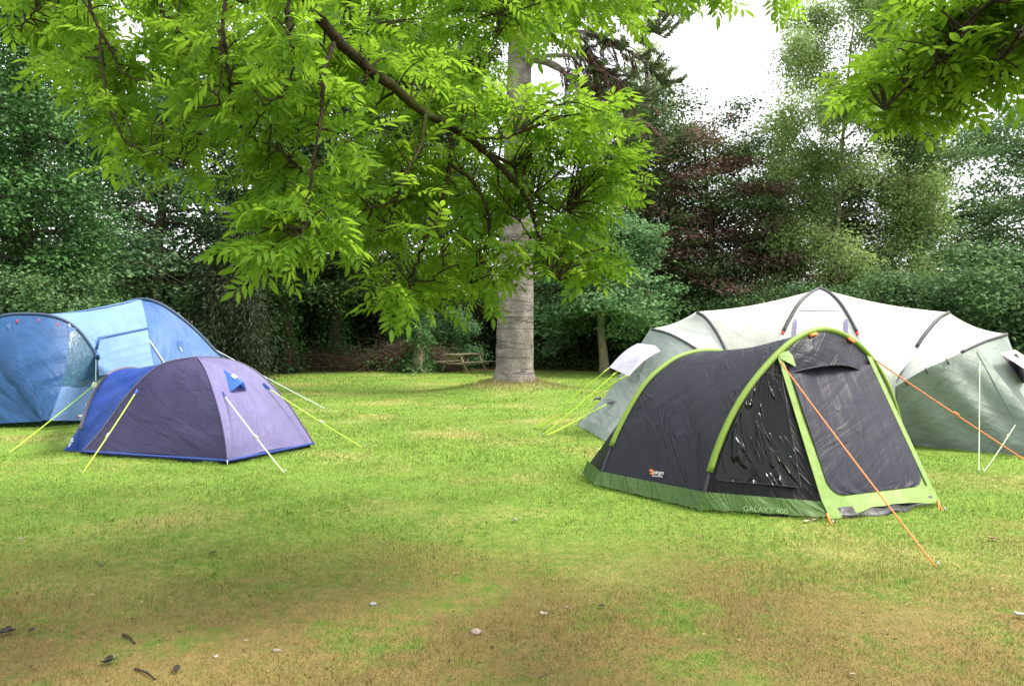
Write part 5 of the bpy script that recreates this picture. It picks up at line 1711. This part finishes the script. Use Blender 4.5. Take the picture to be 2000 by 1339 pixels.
def ash_left():
    A = Ash(61)
    r = A.r
    T = thing("ash_tree", "ash tree whose long bough of bright leaves hangs across the top of the view", "tree", (-3.6, -2.2, 0))
    trunk = A.limb([(-3.6, -2.2, -0.1), (-3.5, -2.1, 2.0), (-3.3, -1.9, 4.2), (-3.1, -1.7, 7.5)], 0.34, 0.16, 14)
    A.sk.pop()
    M0 = [np.array([-3.3, -1.9, 4.3]), np.array([-2.4, 0.2, 4.55]), np.array([-1.6, 2.0, 4.1]), at(565, -60, 3.3)]
    A.limb(M0 + [at(600, 0, 3.5), at(642, 57, 3.6), at(690, 107, 3.75), at(760, 165, 3.95), at(812, 207, 4.1), at(862, 238, 4.25)], 0.055, 0.022, 10, 60)
    A.px([(858, 236, 4.24), (905, 262, 4.3), (952, 300, 4.35), (990, 338, 4.4), (1030, 388, 4.45), (1050, 450, 4.5), (1066, 500, 4.5), (1092, 545, 4.5)], 0.024, 0.006)
    A.px([(858, 236, 4.24), (880, 270, 4.25), (879, 320, 4.25), (862, 392, 4.2), (846, 432, 4.2), (824, 482, 4.15), (812, 525, 4.15), (798, 572, 4.1)], 0.019, 0.005)
    A.px([(880, 322, 4.25), (920, 352, 4.35), (950, 402, 4.4), (957, 452, 4.45), (937, 512, 4.45), (918, 552, 4.45)], 0.012, 0.004)
    A.px([(846, 432, 4.2), (862, 470, 4.2), (866, 530, 4.2)], 0.008, 0.003)
    A.px([(950, 297, 4.35), (1000, 322, 4.5), (1012, 342, 4.5), (1075, 405, 4.7), (1115, 412, 4.8)], 0.012, 0.004)
    A.px([(900, 255, 4.3), (960, 272, 4.1), (1012, 264, 4.0)], 0.010, 0.004)
    A.px([(972, 330, 4.4), (975, 370, 4.4), (998, 405, 4.45), (1040, 470, 4.5)], 0.009, 0.003)
    A.px([(832, 222, 4.15), (820, 288, 4.0), (792, 340, 3.95), (770, 392, 3.9), (712, 410, 3.85)], 0.012, 0.004)
    A.px([(792, 340, 3.95), (775, 385, 4.0), (757, 450, 4.0)], 0.007, 0.003)
    A.px([(652, 84, 3.62), (634, 140, 3.5), (627, 230, 3.45), (610, 330, 3.4), (600, 422, 3.4), (587, 472, 3.35)], 0.0125, 0.004)
    A.px([(720, 130, 3.82), (714, 152, 3.8), (716, 166, 3.8)], 0.010, 0.006)
    A.px([(775, 175, 4.0), (740, 200, 4.1), (715, 228, 4.15)], 0.009, 0.004)
    # secondary boughs above the frame and what hangs from them
    u1 = A.limb([np.array([-3.2, -1.8, 5.2]), np.array([-2.8, 0.6, 5.2]), np.array([-2.2, 2.4, 4.3]), at(440, -30, 3.7), at(420, -90, 4.6), at(330, -120, 6.0)], 0.06, 0.02, 8, 40)
    u2 = A.limb([np.array([-3.3, -1.8, 4.8]), np.array([-3.0, 1.0, 4.6]), np.array([-2.6, 2.8, 4.0]), at(190, -60, 4.1), at(120, -120, 5.5)], 0.05, 0.02, 8, 36)
    u3 = A.limb([np.array([-3.2, -1.7, 5.8]), np.array([-1.4, 1.0, 6.2]), np.array([0.0, 3.4, 5.6]), at(1000, -60, 5.2), at(1120, -70, 6.2), at(1400, -70, 7.2), at(1600, -40, 7.8)], 0.075, 0.02, 8, 50)
    u4 = A.limb([np.array([-3.1, -1.7, 6.6]), np.array([-2.2, 2.0, 7.2]), np.array([-1.8, 5.0, 6.6]), at(700, -40, 6.8), at(760, 20, 7.4)], 0.06, 0.02, 8, 40)
    A.px([(575, -50, 3.35), (563, 0, 3.35), (566, 80, 3.3), (575, 112, 3.3), (560, 168, 3.3), (522, 205, 3.3)], 0.010, 0.004)
    A.px([(575, 90, 3.3), (592, 140, 3.3), (622, 195, 3.3)], 0.007, 0.003)
    A.px([(445, -30, 3.7), (434, 60, 3.6), (432, 110, 3.55), (430, 170, 3.5), (428, 200, 3.5)], 0.011, 0.005)
    A.px([(436, 60, 3.6), (447, 150, 3.6), (453, 205, 3.6), (478, 258, 3.6), (540, 292, 3.6), (600, 340, 3.6)], 0.010, 0.003)
    A.px([(190, -50, 4.1), (175, 0, 4.1), (190, 48, 4.1), (220, 104, 4.05), (238, 142, 4.0), (300, 160, 4.0)], 0.012, 0.004)
    A.px([(196, 60, 4.1), (200, 130, 4.0), (223, 232, 3.9), (256, 285, 3.85), (330, 310, 3.8), (372, 342, 3.8)], 0.008, 0.003)
    A.px([(320, -60, 4.1), (312, 0, 4.0), (330, 42, 3.95), (372, 82, 3.9), (398, 112, 3.9)], 0.010, 0.004)
    A.px([(300, -80, 4.3), (120, -10, 4.4), (60, 30, 4.5), (40, 60, 4.5)], 0.012, 0.004)
    A.px([(690, -60, 4.6), (682, 0, 4.5), (692, 38, 4.5), (746, 50, 4.5)], 0.010, 0.004)
    A.px([(1000, -60, 5.2), (985, 20, 5.0), (965, 90, 4.9), (945, 140, 4.9)], 0.010, 0.004)
    sk = np.vstack(A.sk[1:] if False else A.sk)
    skp = np.stack([CX + sk[:, 0] / sk[:, 1] * F, HY - (sk[:, 2] - EYE) / sk[:, 1] * F], 1)
    ok = sk[:, 1] > 2.8
    sk, skp = sk[ok], skp[ok]
    # main curtain of leaves
    P = [(30, -90), (25, 40), (70, 70), (110, 130), (135, 190), (165, 270), (205, 322), (265, 330), (330, 348), (395, 335), (430, 292), (478, 305), (500, 340), (503, 410),
         (478, 485), (520, 530), (560, 505), (640, 492), (715, 470), (752, 500), (735, 562), (765, 600), (820, 590), (900, 570), (955, 585), (1000, 535), (1060, 530),
         (1110, 555), (1190, 560), (1208, 515), (1180, 468), (1222, 410), (1240, 372), (1222, 300), (1230, 258), (1190, 205), (1150, 212), (1090, 218), (1055, 200), (1000, 205),
         (950, 150), (1000, 115), (1030, 70), (1095, 105), (1170, 60), (1230, 25), (1400, -30), (1400, -90)]
    n = 0
    tries = 0
    done = []
    while n < 490 and tries < 90000:
        tries += 1
        x, y = r.uniform(0, 1260), r.uniform(-80, 610)
        if not inside(P, x, y):
            continue
        if x < 700 and r.uniform() < 0.22:
            continue
        # thinner at the far upper left, gaps near the middle left edge
        if x < 420 and y > 150 and r.uniform() < 0.35:
            continue
        if done and min((x - a) ** 2 + (y - b) ** 2 for a, b in done[-400:]) < 12 ** 2:
            continue
        dd = np.hypot(skp[:, 0] - x, skp[:, 1] - y)
        k = int(np.argmin(dd + r.uniform(0, 45, len(dd))))
        Y = sk[k, 1] + (0.16 + abs(r.normal(0, 0.22)) if r.uniform() < 0.86 else r.normal(0, 0.1))
        y = y - 24 if y > 200 else y
        c = at(x, y, max(3.05, Y))
        if np.linalg.norm(c - sk[k]) > 1.1:
            kk = np.argsort(np.linalg.norm(sk - c, axis=1))[0]
            k = kk
        A.spray(c, sk[k], r.integers(4, 7), 0.188)
        done.append((x, y)); n += 1
    # the lit outer tip of the bough, and the fringe of single sprays along the lower edge
    for x, y, Y in [(1225, 375, 4.7), (1215, 320, 4.7), (1180, 215, 4.7), (1205, 255, 4.75), (1165, 245, 4.7), (1130, 230, 4.6), (1100, 260, 4.6), (1150, 300, 4.7), (1190, 350, 4.7),
                    (1200, 430, 4.7), (1170, 400, 4.7), (1180, 540, 4.6), (1150, 520, 4.6), (1120, 540, 4.6), (1190, 505, 4.6), (1060, 240, 4.5), (1020, 225, 4.4), (985, 215, 4.3),
                    (490, 490, 3.5), (515, 530, 3.5), (540, 470, 3.5), (600, 480, 3.5), (640, 500, 3.5), (745, 565, 4.0), (775, 600, 4.0), (830, 590, 4.1), (880, 575, 4.2), (950, 585, 4.3), (530, 440, 3.5), (370, 340, 3.8), (290, 330, 3.8)]:
        c = at(x - 6, y - 20, Y)
        k = int(np.argmin(np.linalg.norm(sk - c, axis=1)))
        A.spray(c, sk[k], 6, 0.19)
    # higher, deeper foliage filling the top of the view
    up = np.vstack([u1, u2, u3, u4, *A.sk[-9:]])
    m = 0
    while m < 300:
        x, y = r.uniform(20, 1640), r.uniform(-220, 190)
        lim = 150 if x < 950 else (75 if x < 1240 else (14 if x < 1420 else (38 if 1480 < x < 1620 else -40)))
        if x < 140:
            lim = 30
        if y > lim - r.uniform(0, 50):
            continue
        Y = r.uniform(4.6, 7.6)
        c = at(x, y, Y)
        k = int(np.argmin(np.linalg.norm(up - c, axis=1)))
        if np.linalg.norm(up[k] - c) > 1.5:
            Y = float(np.clip(up[k, 1] + r.normal(0, .3), 3.6, 8)); c = at(x, y, Y)
            k = int(np.argmin(np.linalg.norm(up - c, axis=1)))
            if np.linalg.norm(up[k] - c) > 1.7:
                continue
        A.spray(c, up[k], r.integers(5, 8), 0.22)
        m += 1
    # the crown over the viewer's head that shades the near grass
    for k in range(80):
        src = [u1, u2, u3, u4][k % 4]
        b = src[r.integers(2, len(src))]
        c = b + r.normal(0, 1, 3) * [0.9, 0.9, 0.5] + [0, -0.3, 0.5]
        if c[1] > 0.0 and (c[2] - EYE) / (c[1] + 0.01) < (0.50 if c[1] > 3.2 else 0.85):
            continue
        A.spray(c, b, 8, 0.30)
    for k in range(55):
        c = np.array([r.uniform(-2.6, 2.0), r.uniform(2.6, 5.2), 0])
        c[2] = 2.4 + 0.43 * c[1] + 0.9 + abs(r.normal(0, 1.2))
        j = int(np.argmin(np.linalg.norm(up - c, axis=1)))
        A.spray(c, up[j], 7, 0.26)
    A.wood.build("boughs", M['bark_ash'], T)
    A.build_leaves(T, L['ash'])
ash_left()

def ash_right():
    A = Ash(77)
    r = A.r
    T = thing("ash_tree", "ash tree with a short leafy bough dipping into the upper right corner", "tree", (5.2, -1.5, 0))
    A.limb([(5.2, -1.5, -0.1), (5.1, -1.4, 2.5), (4.9, -1.2, 4.5), (4.7, -1.0, 6.5)], 0.26, 0.12, 12)
    A.sk.pop()
    A.limb([np.array([4.95, -1.3, 4.0]), np.array([3.9, 0.6, 3.9]), at(2080, -60, 2.75), at(1990, -30, 2.85), at(1945, 0, 2.95), at(1905, 32, 3.0), at(1870, 62, 3.1), at(1830, 105, 3.2), at(1795, 145, 3.25), at(1755, 185, 3.3), at(1730, 215, 3.3)], 0.045, 0.006, 8, 50)
    A.px([(1908, 30, 3.0), (1880, 72, 3.05), (1852, 105, 3.05), (1822, 128, 3.1)], 0.010, 0.004)
    A.limb([np.array([3.9, 0.6, 3.9]), at(2120, 0, 2.7), at(2010, 55, 2.85), at(1962, 108, 2.95)], 0.022, 0.005, 7, 24)
    sk = np.vstack(A.sk)
    skp = np.stack([CX + sk[:, 0] / sk[:, 1] * F, HY - (sk[:, 2] - EYE) / sk[:, 1] * F], 1)
    ok = sk[:, 1] > 2.3
    sk, skp = sk[ok], skp[ok]
    P = [(2060, -80), (1800, -60), (1800, 15), (1745, 75), (1730, 120), (1680, 165), (1672, 225), (1705, 270), (1760, 240), (1790, 225), (1850, 235), (1900, 195), (1950, 175), (2000, 130), (2060, 110)]
    n = 0
    while n < 100:
        x, y = r.uniform(1660, 2060), r.uniform(-80, 245)
        if not inside(P, x, y):
            continue
        dd = np.hypot(skp[:, 0] - x, skp[:, 1] - y)
        k = int(np.argmin(dd + r.uniform(0, 40, len(dd))))
        c = at(x, y - (12 if y > 90 else 0), max(2.6, sk[k, 1] + 0.12 + abs(r.normal(0, 0.24))))
        A.spray(c, sk[k], r.integers(4, 7), 0.185)
        n += 1
    o1 = A.limb([(4.8, -1.1, 5.2), (4.6, 1.5, 5.4), (4.2, 3.6, 5.5), (4.4, 5.0, 5.2)], 0.05, 0.02, 7, 24)
    for k in range(80):
        c = np.array([r.uniform(2.9, 6.0), r.uniform(1.5, 5.2), 0])
        c[2] = 3.6 + 0.43 * c[1] + abs(r.normal(0, 1.0))
        j = int(np.argmin(np.linalg.norm(o1 - c, axis=1)))
        A.spray(c, o1[j], 7, 0.26)
    A.wood.build("boughs", M['bark_ash'], T)
    A.build_leaves(T, L['ash'])
ash_right()

# ------------------------------------------------------------------ small things on the grass
def pebble(px, py, size, mat, label, cat="stone", name="stone", squash=0.55, seed=0):
    r = np.random.default_rng(seed + int(px))
    o = G(px, py)
    m = MB()
    u, v = np.meshgrid(np.linspace(0, 2 * np.pi, 16, endpoint=False), np.linspace(0.12, np.pi - 0.12, 9), indexing='ij')
    p = np.stack([np.cos(u) * np.sin(v), np.sin(u) * np.sin(v) * 0.7, np.cos(v) * squash], -1)
    a, b, c = r.uniform(0, 6, 3)
    k = 1 + 0.13 * np.sin(p[..., :1] * 3 + a) + 0.13 * np.sin(p[..., 1:2] * 4 + b) + 0.08 * np.sin(p[..., 2:] * 6 + c)
    p = p * k * size
    i = np.arange(16)[:, None] * 9; i2 = ((np.arange(16) + 1) % 16)[:, None] * 9; j = np.arange(8)[None]
    m.add(p.reshape(-1, 3) + o + [0, 0, size * squash * 0.55], np.stack([i + j, i2 + j, i2 + j + 1, i + j + 1], -1).reshape(-1, 4))
    top, bot = p[:, 0].mean(0), p[:, -1].mean(0)
    n0 = m.n
    m.add(np.vstack([p[:, 0], top[None]]) + o + [0, 0, size * squash * 0.55], [[q, (q + 1) % 16, 16, 16] for q in range(16)])
    ob = m.build(name, mat, None, True, o)
    return tag(ob, label, cat)

def dry_leaf(px, py, size, mat, label, name="fallen_leaf", cat="leaf", seed=0, group=None):
    r = np.random.default_rng(seed + int(px * 3))
    o = G(px, py)
    m = MB()
    for k in range(r.integers(1, 3)):
        a = r.uniform(0, 6.28)
        d = np.array([math.cos(a), math.sin(a), 0]); s = np.array([-d[1], d[0], 0])
        n = 9
        t = np.linspace(-1, 1, n)
        w = 0.5 * np.sqrt(np.clip(1 - t ** 2, 0, 1)) * size * (1 + 0.2 * np.sin(t * 9 + a))
        z = size * (0.10 * t ** 2 + 0.06 * np.sin(t * 4 + a)) + 0.018 + 0.01 * k
        mid = o + d * (t * size)[:, None] + np.array([0, 0, 1]) * z[:, None]
        l = mid + s * w[:, None] + [0, 0, 0.14 * size] ; rr_ = mid - s * w[:, None] + [0, 0, 0.08 * size]
        v = np.stack([l, mid, rr_], 1).reshape(-1, 3)
        f = []
        for i in range(n - 1):
            for j in range(2):
                f.append([i * 3 + j, i * 3 + j + 1, i * 3 + 4 + j, i * 3 + 3 + j])
        m.add(v, f)
    ob = m.build(name, mat, None, True, o)
    return tag(ob, label, cat, group)

def stick(px, py, qx, qy, rad, mat, label, seed=0):
    r = np.random.default_rng(seed + int(px))
    a, b = G(px, py), G(qx, qy)
    p = curve([a + [0, 0, rad], (a + b) / 2 + r.normal(0, 0.003, 3) + [0, 0, rad + 0.004], b + [0, 0, rad * 0.8]], 12)
    m = MB(); m.tube(p, np.linspace(rad, rad * 0.55, 12) * (1 + 0.12 * r.normal(0, 1, 12)), 7)
    ob = m.build("stick", mat, None, True, a)
    return tag(ob, label, "stick")

pebble(930, 1236, 0.034, M['rock'], "largest pinkish stone lying in the worn grass at the bottom centre", squash=0.42)
pebble(729, 1181, 0.020, M['rock_grey'], "small bluish grey stone left of the largest pinkish stone")
pebble(541, 1271, 0.017, M['rock'], "small pale pink stone in the worn grass at lower left")
pebble(421, 1283, 0.014, M['pale_leaf'], "tiny whitish stone left of the pale pink stone")
pebble(481, 1251, 0.013, M['rock'], "tiny pink stone just above the whitish one")
pebble(1106, 1186, 0.012, M['rock'], "tiny pinkish stone right of the largest one")
dry_leaf(1575, 1021, 0.035, M['pale_leaf'], "bleached crumpled leaf by the green tent's front corner", seed=1)
dry_leaf(1590, 1018, 0.030, M['pale_leaf'], "smaller bleached leaf touching the crumpled one by the tent corner", seed=2)
dry_leaf(1006, 1019, 0.030, M['pale_leaf'], "bleached leaf on green grass left of the charcoal tent", seed=3)
dry_leaf(1367, 1052, 0.028, M['dead_leaf'], "curled tan leaf in front of the charcoal tent's side", seed=4)
dry_leaf(1940, 1056, 0.038, M['dead_leaf'], "curled tan leaf right of the long orange guy line", seed=5)
dry_leaf(1992, 1207, 0.030, M['pale_leaf'], "bleached leaf at the lower right edge", seed=6)
dry_leaf(1062, 1203, 0.026, M['pale_leaf'], "pale leaf with dark edges right of the largest pinkish stone", seed=7)
dry_leaf(42, 1058, 0.028, M['pale_leaf'], "bleached leaf near the left edge below the dome tent", seed=8)
dry_leaf(1665, 1322, 0.016, M['pale_leaf'], "pale scrap of leaf at the bottom right of the lawn", seed=9)
dry_leaf(12, 1240, 0.045, M['dark_leaf'], "blackened leaf at the bottom left edge", seed=10)
dry_leaf(60, 1238, 0.030, M['dark_leaf'], "blackened leaf second from the bottom left edge", seed=11)
dry_leaf(415, 1084, 0.034, M['dark_leaf'], "blackened leaf in the shade below the dome tent", seed=12)
dry_leaf(198, 1111, 0.024, M['dark_leaf'], "small blackened leaf in the shade at left", seed=13)
dry_leaf(212, 1298, 0.036, M['dark_leaf'], "blackened leaf above the short thick stick", seed=14)
dry_leaf(345, 1312, 0.034, M['dark_leaf'], "blackened leaf right of the short thick stick", seed=15)
dry_leaf(1175, 1188, 0.024, M['dark_leaf'], "blackened leaf at right of the worn patch's centre", seed=16)
stick(264, 1308, 304, 1328, 0.0065, M['bark_dark'], "short thick dark stick at the bottom left")
stick(240, 1241, 263, 1258, 0.0085, M['bark_dark'], "stubby dark piece of wood above the thick stick")
stick(1055, 1322, 1082, 1312, 0.003, M['bark_grey'], "thin straw coloured stick at the bottom centre")

# crumbs of dead leaf and twig trodden into the worn ground: no one could count them
def litter():
    r = np.random.default_rng(91)
    n = 1500
    y = np.sqrt(r.uniform(3.3 ** 2, 9.0 ** 2, n))
    x = r.uniform(-0.68, 0.68, n) * y
    k = r.uniform(0, 1, n) < np.clip(1.5 - (y - 3.5) * 0.28, 0.08, 1)
    x, y = x[k], y[k]
    n = len(x)
    p = np.stack([x, y, r.uniform(0.008, 0.022, n)], 1)
    d = r.normal(0, 1, (n, 3)) * [1, 1, 0.15]
    nv = r.normal(0, 0.4, (n, 3)) + [0, 0, 1]
    ln = r.uniform(0.010, 0.034, n)
    v = leaf_quads(p, d, nv, ln, ln * r.uniform(0.12, 0.6, n))
    o = leaf_mesh("leaf_litter", v, r.uniform(0, 1, n) ** 1.5, leaf_mat("leaf_crumbs", (0.022, 0.015, 0.008), (0.42, 0.32, 0.19), 0.1, None, 0.8, 0.1), None)
    tag(o, kind="stuff")
litter()
